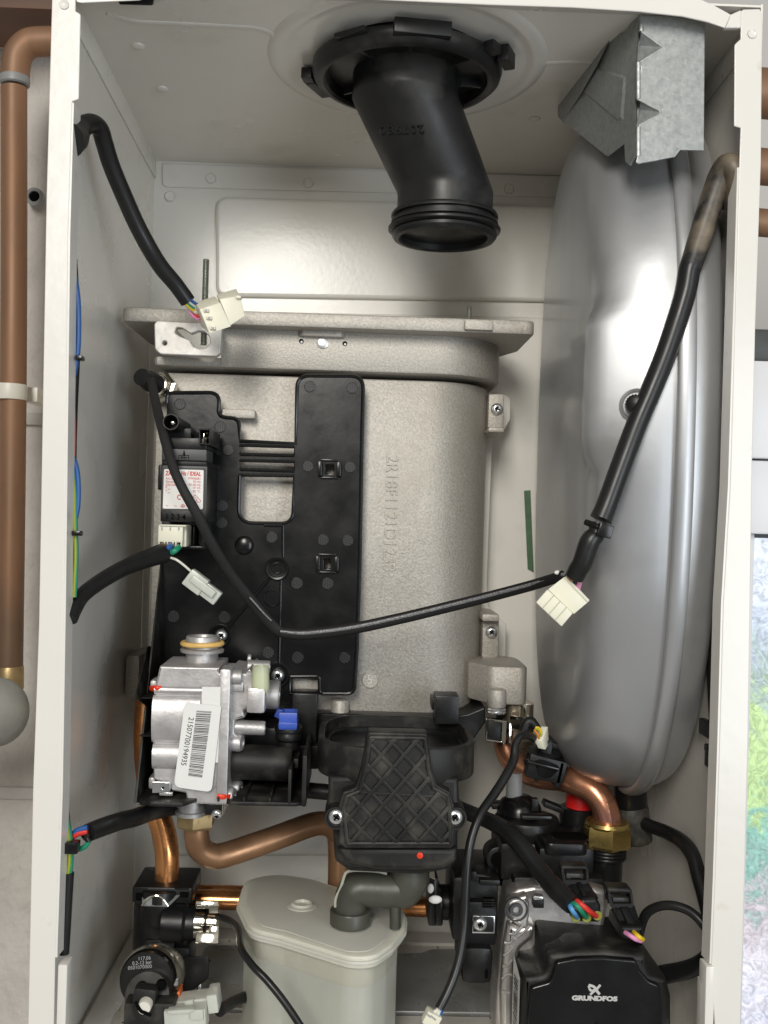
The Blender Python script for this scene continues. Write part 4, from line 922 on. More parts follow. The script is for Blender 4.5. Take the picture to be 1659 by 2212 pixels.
a = Acc(); a.pbox(BLK, 'H', 925, 815, 1066, 985, .120, .02, .001); a.pbox(BLK, 'H', 905, 830, 930, 900, .13, .02, .001); a.build('support_post', su)
a = Acc(); a.plate(BLK, 'H', [(218, 918, 0), (980, 940, 0), (1120, 922, 0), (1222, 880, 6), (1222, 975, 6), (1160, 1064, 6), (1145, 1120, 0), (218, 1100, 0)], .150, .06, .001); a.build('base_skirt', su)
# drain elbow
de = thing('drain_elbow', 'grey-green rubber elbow joining the black sump to the translucent trap', 'elbow hose', q('L', 515, 960, .07))
r = pxm('L', .065, 128); Yd = .067
a = Acc()
a.tube(OLV, [q('L', 940, 520, Yd), q('L', 940, 600, Yd), q('L', 938, 670, Yd), q('L', 900, 735, Yd), q('L', 830, 745, Yd), q('L', 650, 738, Yd), q('L', 590, 738, Yd), q('L', 545, 760, Yd), q('L', 520, 815, Yd), q('L', 512, 900, Yd)], [r*1.12, r*1.12, r*1.12, r*1.08, r, r, r, r, r*.95, r*.9], 32)
p_, p2_ = q('L', 838, 860, Yd-.004), q('L', 838, 1022, Yd-.004); a.tube(OLV, [p_, p2_], pxm('L', Yd, 38), 20)
a.tube(OLV, [q('L', 865, 860, Yd), q('L', 868, 1015, Yd)], pxm('L', Yd, 16), 10)
a.build('elbow', de)
a = Acc(); pr = q('L', 515, 940, Yd); k = pxm('L', Yd, 1)
a.lathe(OLV, pr, (0, 0, 1), [(140*k, -52*k), (148*k, -44*k), (150*k, 46*k), (146*k, 54*k), (132*k, 56*k), (112*k, 56*k), (108*k, 50*k)], 44); a.build('collar', de)
a = Acc()
sp2 = [(490, 605), (560, 602), (700, 608), (785, 625)]
a.tube(OLVL, [q('L', x, y, Yd-.005) for x, y in [(405, 870), (410, 805), (445, 730), (470, 650), (490, 615), (550, 604), (700, 610), (780, 628)]], .0009, 8, flat=.6)
a.build('mould_seam', de)
# ================= condensate trap =================
tr = thing('condensate_trap', 'translucent milky plastic condensate trap tank with a moulded lid', 'condensate trap', (.0, .08, ZB))
zl = q('L', 640, 1235, .022).z
lid = [('Z', 514, 1952, 60), ('Z', 528, 1900, 60), ('Z', 596, 1886, 60), ('Z', 670, 1897, 50), ('L', 430, 722, 60), ('L', 800, 825, 60), ('L', 918, 905, 40), ('L', 912, 1020, 40), ('L', 820, 1135, 60), ('L', 690, 1225, 50), ('L', 520, 1232, 50), ('L', 0, 1070, 80), ('Z', 540, 2005, 50)]
P2 = []
for c, x, y, r_ in lid:
    p = qz(c, x, y, zl); P2.append((p.x, p.y, .022))
ol = rounded(P2, 6)
def offpoly(pts, d):
    c_ = Vector((sum(p[0] for p in pts)/len(pts), sum(p[1] for p in pts)/len(pts))); res = []
    for p in pts:
        v = Vector(p)-c_; res.append(tuple(c_+v*(1-d/max(v.length, 1e-4))))
    return res
a = Acc(); a.vprism(TRAP, ol, zl-.0075, zl, .0012); a.vprism(TRAP, offpoly(ol, -.0012), zl-.0050, zl-.0028, .0008)
a.vprism(TRAP, offpoly(ol, .006), zl-.001, zl+.0006, .0005)
for c, x, y, r_ in (('L', 165, 862, .0062), ):
    p = qz(c, x, y, zl+.0005); a.lathe(TRAP, p, (0, 0, 1), [(r_*1.65, -.001), (r_*1.6, .0006), (r_*1.2, .0012), (r_*1.05, .0024), (r_*.85, .0024), (r_*.75, .0006), (.0001, .0004)], 36)
a.build('lid', tr)
ob = offpoly(ol, .0048)
zw = q('Z', 600, 2128, .03).z
a = Acc(); p = qz('L', 515, 960, zl); a.cyl(GRYP, p+Vector((0, 0, -.01)), p+Vector((0, 0, -.085)), .012, .001); a.box(GRYP, p+Vector((-.03, .0, -.05)), (.002, .05, .08)); a.build('inner_baffle', tr)
a = Acc(); a.vprism(TRAPB, ob, zw, zl-.006, .0006); a.build('tank', tr)
a = Acc(); a.vprism(TRAPW, offpoly(ob, .0001), ZB-.03, zw+.0004, .0006); a.build('water_filled_base', tr, 'lower part of the tank with water showing through')

# ================= copper pipes =================
t = thing('gas_pipe', 'dull brown copper gas pipe with brass nut under the gas valve, bending behind the sump', 'gas pipe', q('Z', 733, 1905, .15))
a = Acc(); r = pxm('Z', .13, 26.5)
a.tube(COPD, [q('Z', 425, 1780, .10), q('Z', 425, 1806, .10), q('Z', 432, 1832, .102), q('Z', 456, 1848, .105), q('Z', 492, 1845, .11), q('Z', 600, 1808, .125), q('Z', 668, 1783, .135), q('Z', 700, 1779, .14), q('Z', 724, 1792, .145), q('Z', 733, 1825, .148), q('Z', 732, 1960, .15)], r*.97, 28, n=8); a.build('pipe', t)
a = Acc(); p = q('K', 950, 165, .10); k = pxm('K', .1, 1); a.lathe(BRSD, p, (0, 0, -1), [(112*k, -14*k), (128*k, -6*k), (130*k, 0), (130*k, 75*k), (118*k, 92*k), (96*k, 94*k)], 6); a.build('brass_nut', t, ang=20)
t = thing('flow_pipe', 'bright orange copper pipe entering the black manifold at lower left', 'copper pipe', q('Z', 361, 1905, .145))
a = Acc(); r = pxm('Z', .14, 26); a.tube(COP, [q('Z', 318, 1505, .175), q('Z', 314, 1600, .168), q('Z', 322, 1690, .155), q('Z', 339, 1750, .15), q('Z', 354, 1800, .148), q('Z', 361, 1850, .146), q('Z', 360, 1912, .146)], r, 28, n=8); a.build('pipe', t)
a = Acc(); p = q('U', 562, 425, .146); a.lathe(COP, p, (0, 0, -1), [(r, -.003), (r*1.2, -.001), (r*1.28, .0008), (r*1.25, .002), (r, .003)], 36); a.build('flared_ring', t)
a = Acc(); r = pxm('Z', .17, 21); a.tube(COP, [q('Z', 400, 1942, .175), q('Z', 600, 1947, .175), q('Z', 800, 1955, .172), q('Z', 950, 1960, .165)], r, 24); a.tube(COP, [q('Z', 405, 1925, .195), q('Z', 600, 1930, .195), q('Z', 800, 1938, .195)], r*.7, 20)
a.build('bypass_pipe', None, 'bright horizontal copper pipe passing behind the translucent trap', 'copper pipe')
t = thing('return_pipe', 'discoloured curved copper pipe running from the heat exchanger to the brass nut at right', 'copper pipe', q('J', 820, 1080, .10))
a = Acc(); r = pxm('Z', .12, 26.5)
a.tube(COPR, [q('Z', 1088, 1575, .165), q('Z', 1090, 1600, .165), q('Z', 1101, 1634, .16), q('Z', 1128, 1662, .152), q('Z', 1165, 1677, .145), q('Z', 1212, 1682, .135), q('Z', 1245, 1690, .125), q('Z', 1280, 1708, .118), q('Z', 1303, 1738, .114), q('Z', 1313, 1775, .112), q('Z', 1313, 1800, .112)], [r*1.03]*6+[r*1.1]*5, 32, n=8); a.build('pipe', t)
p = q('J', 815, 1062, .112); k = pxm('J', .112, 1)
a = Acc(); a.lathe(BRS, p, (0, 0, -1), [(104*k, -8*k), (122*k, -12*k), (140*k, 0), (152*k, 16*k), (158*k, 40*k), (158*k, 130*k), (145*k, 152*k), (100*k, 154*k)], 6); a.lathe(BRS, p, (0, 0, -1), [(100*k, -14*k), (138*k, -14*k), (148*k, 6*k), (140*k, 20*k)], 40); a.build('brass_nut', t, ang=20)
pr = []; h = 120*k
for i in range(5): pr += [(126*k, h), (129*k, h+7*k), (129*k, h+12*k), (122*k, h+18*k), (122*k, h+22*k)]; h += 22*k
a = Acc(); a.lathe(BLK, p, (0, 0, -1), pr+[(104*k, h+6*k), (104*k, h+260*k)], 44); a.build('threaded_socket', t)
# sensor clip on the return pipe
t = thing('pipe_sensor', 'black clip-on temperature sensor straddling the curved copper pipe', 'sensor', q('J', 430, 740, .11))
Rm = Matrix.Rotation(.30, 3, 'Y')
a = Acc()
def rot_box(c, x, y, Y, w, h, d, ang, m, bev=.0008): 
    return a.box(m, q(c, x, y, Y)+Vector((0, d/2, 0)), (pxm(c, Y, w), d, pxm(c, Y, h)), Matrix.Rotation(ang, 3, 'Y'), bev)
rot_box('J', 420, 715, .112, 250, 150, .012, .22, BLK); rot_box('J', 400, 690, .106, 215, 16, .02, .22, BLKG)
rot_box('J', 475, 610, .125, 110, 130, .03, .25, BLK, .002); rot_box('J', 372, 700, .115, 30, 190, .02, .2, BLK); rot_box('J', 505, 750, .112, 34, 175, .02, .2, BLK)
p = q('J', 415, 635, .122); a.lathe(BLK, p, Vector((.3, -.35, 1)), [(.0135, -.008), (.0135, .001), (.0115, .0025), (.0085, .003), (.0085, .006), (.004, .006)], 32)
a.box(BLK, p+Vector((-.001, -.004, .006)), (.007, .006, .014), Matrix.Rotation(.15, 3, 'Y'), .0008)
a.build('clip_housing', t)
t = thing('sensor_plug', 'small white plug with yellow and orange wires on top of the black pipe sensor', 'plug', q('J', 390, 520, .115))
a = Acc(); a.hexa(NYL, [q('J', 336, 512, .105), q('J', 386, 530, .103), q('J', 412, 585, .105), q('J', 362, 575, .107)], [q('J', 378, 430, .112), q('J', 428, 432, .110), q('J', 436, 545, .12), q('J', 400, 560, .12)], .0006)
a.build('plug_body', t)
a = Acc(); a.tube(WO, path('J', [(335, 455), (350, 470), (362, 490), (370, 512)], .104), .0008, 8); a.tube(WY, path('J', [(345, 440), (365, 440), (378, 455), (385, 480)], .104), .0008, 8); a.tube(WGY, path('J', [(340, 447), (360, 452), (374, 470), (380, 495)], .1045), .0007, 8); a.build('wires', t)
a = Acc(); a.tube(RUB, path('J', [(270, 455), (290, 410), (315, 400), (340, 430), (352, 452)], .112), .0035, 14); a.build('boot', t)

# ================= hydraulic block =================
hb = thing('hydraulic_block', 'black plastic hydraulic block with air vent behind the pump', 'hydraulic block', q('V', 760, 950, .13))
def vcyl(acc, m, c, x, y0, y1, hw, Y, prof=None, seg=40):
    p0 = q(c, x, y0, Y); z1_ = q(c, x, y1, Y).z; k = pxm(c, Y, 1); r = hw*k; h = p0.z-z1_
    acc.lathe(m, p0, (0, 0, -1), prof(k, h) if prof else [(r*.94, 0), (r, .001), (r, h)], seg)
a = Acc(); vcyl(a, BLK, 'V', 765, 410, 1000, 270, .135)
a.pbox(BLK, 'V', 520, 640, 860, 1000, .095, .05, .004)
a.pbox(BLK, 'V', 880, 690, 1400, 1010, .095, .06, .003); vcyl(a, BLK, 'V', 1240, 560, 1000, 170, .14)
a.pbox(BLK, 'V', 640, 960, 1500, 1130, .085, .06, .004)
a.build('body', hb)
a = Acc(); vcyl(a, BLK, 'V', 765, 395, 480, 275, .135, lambda k, h: [(262*k, -.0005), (295*k, 0), (305*k, .002), (300*k, .010), (285*k, .011)])
a.box(BLK, q('V', 1030, 300, .15), (.018, .012, .004), Matrix.Rotation(.35, 3, 'Y'), .001); a.box(BLK, q('V', 500, 280, .15), (.010, .012, .004), None, .001); a.build('vent_ring', hb)
a = Acc(); vcyl(a, BLKG, 'V', 700, 235, 400, 200, .145, lambda k, h: [(60*k, -.004), (90*k, -.0035), (170*k, .000), (205*k, .005), (215*k, h+.002)])
a.pbox(BLK, 'V', 818, 230, 878, 345, .128, .006, .0006); a.pbox(BLK, 'V', 720, 385, 1010, 430, .112, .008, .0022); a.build('air_vent', hb)
a = Acc(); vcyl(a, BLK, 'V', 655, 190, 260, 55, .145); vcyl(a, GRYP, 'V', 657, -20, 210, 76, .145, lambda k, h: [(66*k, 0), (70*k, .001), (78*k, h-.001), (74*k, h)]); a.build('vent_stub', hb, 'grey plastic vent stub')
a = Acc(); p = q('V', 470, 705, .125); a.cyl(BLK, p, p+Vector((0, -.02, 0)), .0085, .001); a.cyl(HOLE, p+Vector((0, -.019, 0)), p+Vector((0, -.0203, 0)), .0055, .0003); a.build('side_port', hb)
a = Acc(); b0 = q('V', 1085, 600, .14); w_ = pxm('V', .12, 230)
xl_, xr_ = q('V', 915, 690, .1).x, q('V', 1320, 690, .1).x; zt_ = q('V', 1100, 690, .095).z
a.vprism(BLK, rrect(xl_, xr_, .092, .135, .006), zt_-.004, zt_+.004, .0012); a.vprism(HOLE, rrect(xl_+.008, xl_+.032, .100, .118, .0085), zt_+.0032, zt_+.0044, .0003)
a.vprism(BLKG, rrect(xl_+.007, xl_+.033, .099, .119, .0095), zt_+.003, zt_+.0041, .0005)
a.build('bypass_cover', hb)
a = Acc(); vcyl(a, BLK, 'V', 1255, 300, 620, 178, .15, lambda k, h: [(150*k, -.001), (176*k, 0), (180*k, .003), (180*k, .012), (165*k, .0125), (165*k, .015), (182*k, .0155), (182*k, h)])
a.build('relief_valve', hb)
a = Acc(); vcyl(a, REDC, 'V', 1268, 160, 345, 132, .148, lambda k, h: [(60*k, -.0025), (110*k, -.002), (128*k, .0005), (132*k, .003), (136*k, h), (125*k, h+.0005)], 72); a.build('red_cap', hb, 'bright red knurled cap')
# pump hydraulic housing at left
a = Acc()
a.pbox(BLK, 'V', 78, 960, 500, 1560, .085, .06, .003)
a.hexa(BLK, [q('V', 120, 985, .086), q('V', 200, 905, .086), q('V', 500, 965, .086), q('V', 500, 1040, .086)], [q('V', 130, 985, .12), q('V', 210, 905, .12), q('V', 500, 965, .12), q('V', 500, 1040, .12)], .001)
a.pbox(BLK, 'V', 250, 905, 300, 1000, .082, .02, .001); a.pbox(BLK, 'V', 330, 985, 520, 1040, .08, .03, .001)
a.pbox(BLK, 'M', 20, 530, 235, 790, .078, .05, .002); a.pbox(BLK, 'M', 25, 800, 215, 1030, .072, .05, .006)
a.pbox(HOLE, 'V', 360, 1160, 470, 1250, .0765, .004, .0005)
for k_ in range(4): a.pbox(BLKG, 'V', 362, 1168+k_*24, 468, 1176+k_*24, .0755, .003, .0003)
a.plate(BLK, 'V', circ(230, 1270, 30), .0768, .004, .0006); a.pbox(HOLE, 'M', 166, 935, 184, 985, .0715, .003, .0004)
a.build('pump_volute', hb)
a = Acc(); a.pbox(STEEL, 'V', 262, 1320, 470, 1482, .0765, .0012, .0004); a.pbox(BLK, 'V', 270, 1330, 462, 1470, .0758, .001, .0003); a.build('retaining_plate', hb); screw(hb, 'V', 332, 1395, .0752, pxm('V', .0752, 68))
# left inlet elbow
a = Acc(); r = pxm('L', .12, 125)
a.tube(BLK, [q('L', 1120, 830, .125), q('L', 1200, 832, .125), q('L', 1320, 835, .125)], r, 28); a.pbox(BLK, 'L', 1085, 660, 1150, 1010, .105, .03, .0015); a.pbox(BLKG, 'L', 1135, 810, 1190, 1010, .10, .035, .0015); a.build('inlet_elbow', hb)
a = Acc(); a.plate(CHR, 'L', [(1090, 580, 10), (1125, 590, 20), (1138, 700, 4), (1136, 790, 4), (1128, 790), (1128, 670, 8), (1090, 655)], .100, .0012, .0003); a.build('inlet_clip', hb)
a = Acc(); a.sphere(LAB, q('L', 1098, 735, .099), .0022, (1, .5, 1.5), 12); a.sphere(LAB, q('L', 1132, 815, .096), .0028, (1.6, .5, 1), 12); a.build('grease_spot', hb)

# ================= pump =================
pu = thing('circulation_pump', 'black circulation pump control box with silver motor can at lower right', 'circulation pump', q('T', 800, 1490, .08))
a = Acc(); c_ = q('T', 420, 1500, .068); R_ = pxm('T', .068, 1)
# faceted casting : disc with a square-ish corner
ol2 = [(-120, 1600, 0), (-105, 1200, 60), (-80, 900, 60), (-30, 520, 60), (5, 300, 40), (90, 235, 30), (250, 205, 20), (400, 210, 20), (520, 225, 20), (820, 230, 40), (935, 265, 40), (940, 400, 0), (700, 1500, 0), (300, 1700, 0)]
a.plate(PUMPM, 'T', ol2, .074, .03, .003)
a.plate(PUMPM, 'T', [(-60, 1650, 0), (-65, 1200, 80), (-35, 800, 60), (5, 560, 30), (120, 600, 60), (260, 560, 40), (240, 700, 60), (120, 800, 60), (60, 1000, 40), (60, 1650, 0)], .066, .012, .003)
a.build('motor_can', pu)
a = Acc()
for pts in (((20, 545), (60, 520), (110, 555)), ((10, 655), (60, 665), (160, 560)), ((-35, 740), (20, 745), (60, 700)), ((-40, 860), (10, 830), (40, 790)), ((-50, 960), (0, 960), (40, 900)), ((-55, 1080), (-15, 1040), (40, 1040)), ((-60, 1200), (20, 1210)), ((90, 690), (150, 640), (200, 585))):
    a.tube(PUMPM, [q('T', x, y, .0658) for x, y in pts], .0009, 8, smooth=False, flat=.6)
a.plate(PUMPM, 'T', [(0, 370, 16), (30, 335, 10), (175, 295, 14), (205, 380, 20), (200, 500, 30), (180, 640, 30), (60, 560, 60), (10, 480, 20)], .066, .012, .002)
a.build('cooling_fins', pu)
a = Acc(); o_ = q('T', 78, 430, .0655); a.lathe(MGREY, o_, (0, -1, 0), [(.0074, -.002), (.0074, .0005), (.0066, .001), (.0062, -.0012), (.0045, -.0012), (.004, .0015), (.0022, .0015), (.002, -.001), (.0001, -.001)], 32); a.build('socket_screw', pu)
a = Acc(); a.pbox(STEEL, 'T', 240, 305, 335, 345, .060, .006, .001); a.pbox(BLK, 'T', 238, 335, 340, 420, .060, .008, .001); a.build('retaining_clip', pu)
YU = .030
fo = [(112, 1800, 0), (128, 1300, 20), (150, 1062, 24), (330, 1040, 60), (372, 960, 40), (375, 850, 44), (640, 818, 80), (1000, 820, 80), (1285, 862, 26), (1298, 960, 20), (1330, 1040, 50), (1490, 1078, 40), (1512, 1200, 30), (1525, 1500, 20), (1525, 1800, 0)]
a = Acc(); a.plate(BLKD, 'T', fo, YU+.004, .030, .003)
bo = [(112, 1800, 0), (100, 1100, 30), (145, 1040, 20), (330, 1010, 70), (352, 820, 40), (380, 798, 30), (900, 772, 60), (1262, 815, 30), (1285, 1000, 20), (1480, 1075, 30), (1520, 1240, 20), (1525, 1800, 0)]
a.plate(BLKD, 'T', bo, YU+.010, .052, .002)
a.build('control_box', pu)
a = Acc(); a.plate(BLKG, 'T', [(183, 1800, 0), (188, 1450, 10), (216, 1160, 40), (400, 1108, 90), (438, 1000, 60), (446, 925, 60), (640, 888, 80), (900, 880, 80), (1195, 905, 40), (1235, 1000, 60), (1320, 1100, 90), (1420, 1140, 50), (1448, 1400, 20), (1452, 1800, 0)], YU, .006, .0012, [[(780, 1800), (775, 1500, 20), (800, 1462, 24), (845, 1462, 24), (868, 1500, 20), (868, 1800)]]); a.build('front_cover', pu)
GL = mat('logo_grey', (.50, .49, .47), .5)
a = Acc(); a.text(GL, 'GRUNDFOS', q('T', 808, 1278, YU-.0003), pxm('T', YU, 58), -.008, .00005, .00024, 'CENTER', 1.38)
yy = YU-.0003
for pts, rr in ((((752, 1140), (770, 1185), (806, 1180), (862, 1140)), .0006), (((752, 1135), (800, 1150), (822, 1180), (856, 1222)), .0008), (((862, 1132), (832, 1170), (800, 1195), (768, 1224)), .0007), (((755, 1145), (762, 1170), (785, 1190)), .0006)):
    a.tube(GL, [q('T', x, y, yy) for x, y in pts], rr, 8, flat=.12, up=(0, -1, 0))
a.build('lettering', pu, 'grey lettering GRUNDFOS with crossed emblem above')
# side barcode label
a = Acc()
xs0 = q('T', 112, 1300, YU+.03).x-.0006
def sd(y, Y): return Vector((q('T', 110, 1300, YU+.012).x-.0008, Y, 0))
zA, zB = q('T', 60, 890, .05).z, q('T', 60, 1620, .05).z
xw = q('T', 112, 1300, YU+.012).x-.0010
a.raw([(xw-.0002, .037, zA-.006), (xw-.0010, .058, zA), (xw-.0010, .058, zB), (xw-.0002, .037, zB)], [(0, 1, 2, 3)], LAB)
z_ = zA-.010
while z_ > zB: 
    w_ = rs.choice([.0006, .0010, .0015]); a.raw([(xw-.0009, .041, z_), (xw-.0014, .053, z_), (xw-.0014, .053, z_-w_), (xw-.0009, .041, z_-w_)], [(0, 1, 2, 3)], PAPD); z_ -= w_+rs.choice([.0006, .001, .0014])
a.build('side_label', pu, 'white barcode label on the left side')
# raised shoulder on top left of box
a = Acc(); a.hexa(BLKD, [q('T', 345, 800, .042), q('T', 1265, 812, .042), q('T', 1265, 1100, .042), q('T', 355, 1100, .042)], [q('T', 205, 405, .088), q('T', 1060, 500, .088), q('T', 1060, 900, .088), q('T', 205, 900, .088)], .003)
a.build('box_shoulder', pu)
def pconn(name, lab, ps, m=BLK):
    t = thing(name, lab, 'connector', ps[0]); return t
t = thing('pump_power_plug', 'black latched pump plug with blue, green and red wires', 'plug', q('T', 730, 500, .06))
a = Acc(); 
a.plate(BLKD, 'T', [(488, 20, 30), (755, 25, 40), (762, 180, 20), (520, 180, 20)], .060, .010, .0016, [[(520, 62, 12), (725, 66, 12), (722, 170, 6), (540, 168, 6)]])
a.pbox(MGREY, 'T', 545, 95, 718, 170, .066, .008, .0008); a.pbox(HOLE, 'T', 590, 135, 680, 165, .0655, .004, .0003)
a.hexa(BLK, [q('T', 580, 170, .062), q('T', 745, 170, .062), q('T', 850, 330, .050), q('T', 640, 330, .050)], [q('T', 580, 190, .08), q('T', 745, 190, .08), q('T', 850, 330, .08), q('T', 640, 330, .08)], .001)
a.hexa(BLK, [q('T', 640, 170, .060), q('T', 680, 170, .060), q('T', 745, 310, .048), q('T', 700, 310, .048)], [q('T', 640, 170, .064), q('T', 680, 170, .064), q('T', 745, 310, .056), q('T', 700, 310, .056)], .0006)
a.plate(BLK, 'T', [(590, 400, 30), (700, 330, 30), (830, 320, 30), (870, 400, 30), (875, 540, 24), (840, 556, 20), (630, 548, 24), (595, 520, 20)], .044, .03, .0025)
a.build('plug_body', t)
a = Acc()
for x, y in ((632, 505), (733, 507), (835, 487)):
    o_ = q('T', x, y, .0435); a.lathe(mat('olive_seal', (.22, .23, .03), .4), o_, (0, -1, 0), [(.0026, -.001), (.0029, .0004), (.0024, .0007), (.0012, .0005)], 20)
a.build('wire_seal', t)
for nm, m_, pts in (('wire_blue', WLB, [(575, 390), (595, 425), (622, 465), (645, 500)]), ('wire_green', WG, [(600, 370), (650, 400), (690, 450), (730, 500)]), ('wire_red', WR, [(640, 350), (690, 385), (760, 445), (825, 490)]), ('wire_black', WK, [(585, 385), (625, 420), (655, 450), (690, 500)])):
    a = Acc(); P_ = path('T', pts, [.036, .0325, .0345, .0435]); a.tube(m_, P_, .00165 if m_ != WK else .0013, 12); a.build(nm, t)
t = thing('pump_signal_plug', 'black latched pump plug with pink and yellow wires', 'plug', q('T', 1160, 700, .05))
a = Acc(); a.plate(BLKD, 'T', [(915, 225, 34), (1160, 235, 50), (1182, 400, 20), (960, 400, 20)], .050, .012, .0016, [[(955, 282, 14), (1140, 290, 14), (1150, 390, 6), (975, 388, 6)]])
a.pbox(MGREY, 'T', 980, 320, 1140, 390, .056, .008, .0008); a.pbox(HOLE, 'T', 1015, 358, 1112, 392, .0555, .004, .0003)
a.hexa(BLK, [q('T', 985, 390, .052), q('T', 1180, 385, .052), q('T', 1268, 660, .036), q('T', 1070, 650, .036)], [q('T', 960, 390, .07), q('T', 1180, 385, .07), q('T', 1255, 640, .06), q('T', 1050, 640, .06)], .001)
a.hexa(BLK, [q('T', 1040, 400, .050), q('T', 1120, 400, .050), q('T', 1205, 570, .038), q('T', 1120, 570, .038)], [q('T', 1040, 400, .056), q('T', 1120, 400, .056), q('T', 1205, 570, .05), q('T', 1120, 570, .05)], .0008)
a.plate(BLK, 'T', [(1060, 590, 16), (1255, 590, 16), (1272, 690, 20), (1250, 740, 20), (1090, 716, 24), (1040, 680, 20)], .034, .03, .002); a.build('plug_body', t)
for nm, m_, pts in (('wire_pink', WP, [(1095, 645), (1140, 672), (1190, 705), (1240, 722)]), ('wire_yellow', WY, [(1175, 640), (1200, 665), (1230, 690), (1258, 708)])):
    a = Acc(); a.tube(m_, path('T', pts, [.034, .030, .029, .032]), .0014, 12); a.build(nm, t)
# ================= lower-left manifold =================
dm = thing('return_manifold', 'black plastic manifold block under the bright copper pipe at lower left', 'manifold', q('U', 550, 1300, .15))
xl, xr = q('U', 128, 600, .128).x, q('U', 900, 600, .128).x; zt = q('U', 500, 470, .128).z; zb = q('U', 500, 672, .128).z
a = Acc(); a.vprism(BLK, rounded([(xl, .128, .002), (xr, .128, .002), (xr, .170, .003), (xl, .170, .003)]), zb, zt, .001)
a.pbox(BLKG, 'U', 165, 480, 330, 500, .1275, .004, .0005); a.pbox(BLKG, 'U', 670, 480, 860, 500, .1275, .004, .0005)
a.pbox(HOLE, 'U', 175, 545, 285, 640, .1270, .002, .0004); a.pbox(HOLE, 'U', 740, 530, 850, 600, .1270, .002, .0004)
p = q('U', 500, 480, .135); a.cyl(BLK, p+Vector((0, 0, .001)), p+Vector((0, 0, -.022)), .0135, .001)
a.build('locking_cap', dm)
a = Acc(); p0 = q('U', 500, 660, .145); a.lathe(BLK, p0, (0, 0, -1), [(.018, 0), (.0185, .002), (.0185, .030), (.016, .036), (.0125, .037), (.0125, .07)], 40)
a.pbox(BLK, 'U', 268, 690, 760, 1040, .128, .03, .004); a.pbox(BLK, 'U', 255, 870, 290, 1025, .135, .02, .001)
a.pbox(BLK, 'U', 300, 1140, 670, 1260, .125, .035, .002); a.pbox(BLK, 'U', 680, 1100, 830, 1240, .13, .03, .002)
a.hexa(BLK, [q('U', 790, 1350, .12), q('U', 1110, 1345, .12), q('U', 1112, 1630, .12), q('U', 790, 1860, .12)], [q('U', 790, 1350, .14), q('U', 1110, 1345, .14), q('U', 1112, 1630, .14), q('U', 790, 1860, .14)], .002)
a.pbox(BLK, 'U', 640, 1240, 860, 1900, .125, .03, .003)
a.build('block', dm)
a = Acc(); p = q('U', 720, 920, .128); a.lathe(BLK, p, (1, 0, -.03), [(.0125, -.01), (.0130, .004), (.0112, .006), (.0112, pxm('U', .128, 230))], 44); a.build('side_port', dm)
a = Acc(); 
a.plate(GALV, 'U', [(255, 640, 0), (345, 585, 60), (420, 570, 60), (500, 590, 60), (590, 710, 6), (265, 705, 6)], .122, .001, .0003)
a.raw([q('U', 255, 575, .128), q('U', 745, 565, .128), q('U', 592, 718, .121), q('U', 260, 705, .121)], [(0, 1, 2, 3)], GALV)
a.tube(CHR, path('U', [(258, 700), (320, 620), (420, 573), (510, 600), (590, 705)], .1212), .0007, 8)
a.build('crescent_clip', dm)
ch = thing('chrome_spring_clip', 'shiny chrome spring clip on the black port at lower left', 'clip', q('U', 1080, 1000, .12))
pc = q('U', 945, 905, .128); k = pxm('U', .12, 1)
a = Acc()
a.lathe(CHR, pc, (1, 0, -.03), [(.0112, 0), (.0122, .0002), (.0122, 125*k), (.0112, 128*k), (.010, 128*k)], 44)
a.lathe(BLK, pc, (1, 0, -.03), [(.0096, 100*k), (.0100, 150*k), (.0100, 160*k), (.007, 165*k)], 32)
a.lathe(CHR, pc, (1, 0, -.03), [(.0095, 160*k), (.0115, 165*k), (.0115, 275*k), (.0105, 280*k), (.008, 280*k)], 44)
a.plate(CHR, 'U', [(945, 650, 6), (1228, 650, 6), (1228, 800, 6), (1110, 800, 6), (1110, 740, 6), (945, 740, 6)], .108, .001, .0003)
a.box(CHR, q('U', 1088, 1112, .104), (pxm('U', .104, 285), .0012, pxm('U', .104, 135)), Matrix.Rotation(-.45, 3, 'X'), .0005); a.box(CHR, q('U', 1175, 1010, .106), (pxm('U', .104, 118), .0012, pxm('U', .104, 90)), Matrix.Rotation(-.40, 3, 'X'), .0003); a.box(CHR, q('U', 1088, 672, .104), (pxm('U', .104, 285), .0012, pxm('U', .104, 52)), Matrix.Rotation(-.42, 3, 'X'), .0003)
a.build('spring_steel', ch)
# pressure gauge / switch
pg = thing('pressure_switch', 'round steel-rimmed black pressure switch with a white centre screw at bottom left', 'pressure switch', q('U', 380, 1750, .1))
o_ = q('U', 395, 1600, .075); k = pxm('U', .075, 1)
ax = Vector((-.08, -.95, .24)).normalized()
a = Acc(); a.lathe(mat('steel_rim', (.52, .50, .44), .22, .95), o_-ax*.008, ax, [(350*k, -.006), (372*k, 0), (388*k, .004), (390*k, .012), (382*k, .0165), (362*k, .0185), (345*k, .0175), (335*k, .013)], 64); a.build('steel_rim', pg)
a = Acc(); a.lathe(BLKG, o_, ax, [(338*k, .002), (336*k, .0125), (322*k, .0150), (.0001, .0155)], 56)
u_ = Vector((1, 0, 0)); u_ = (u_-ax*u_.dot(ax)).normalized(); v_ = ax.cross(u_)
if v_.z < 0: v_ = -v_
Rm = Matrix((u_, v_, u_.cross(v_))).transposed()
for i_, s_ in enumerate(('117.06', '0,2-12 bar', '0501070000')): a.text(PAPG, s_, o_+ax*.0157+v_*(.0118-i_*.0026)+u_*(-.002-.0012*i_), .0030, .10, .00005, 0, 'CENTER', R=Rm)
a.build('body', pg)
a = Acc(); ob_ = q('U', 320, 1850, .050); kb = pxm('U', .05, 1)
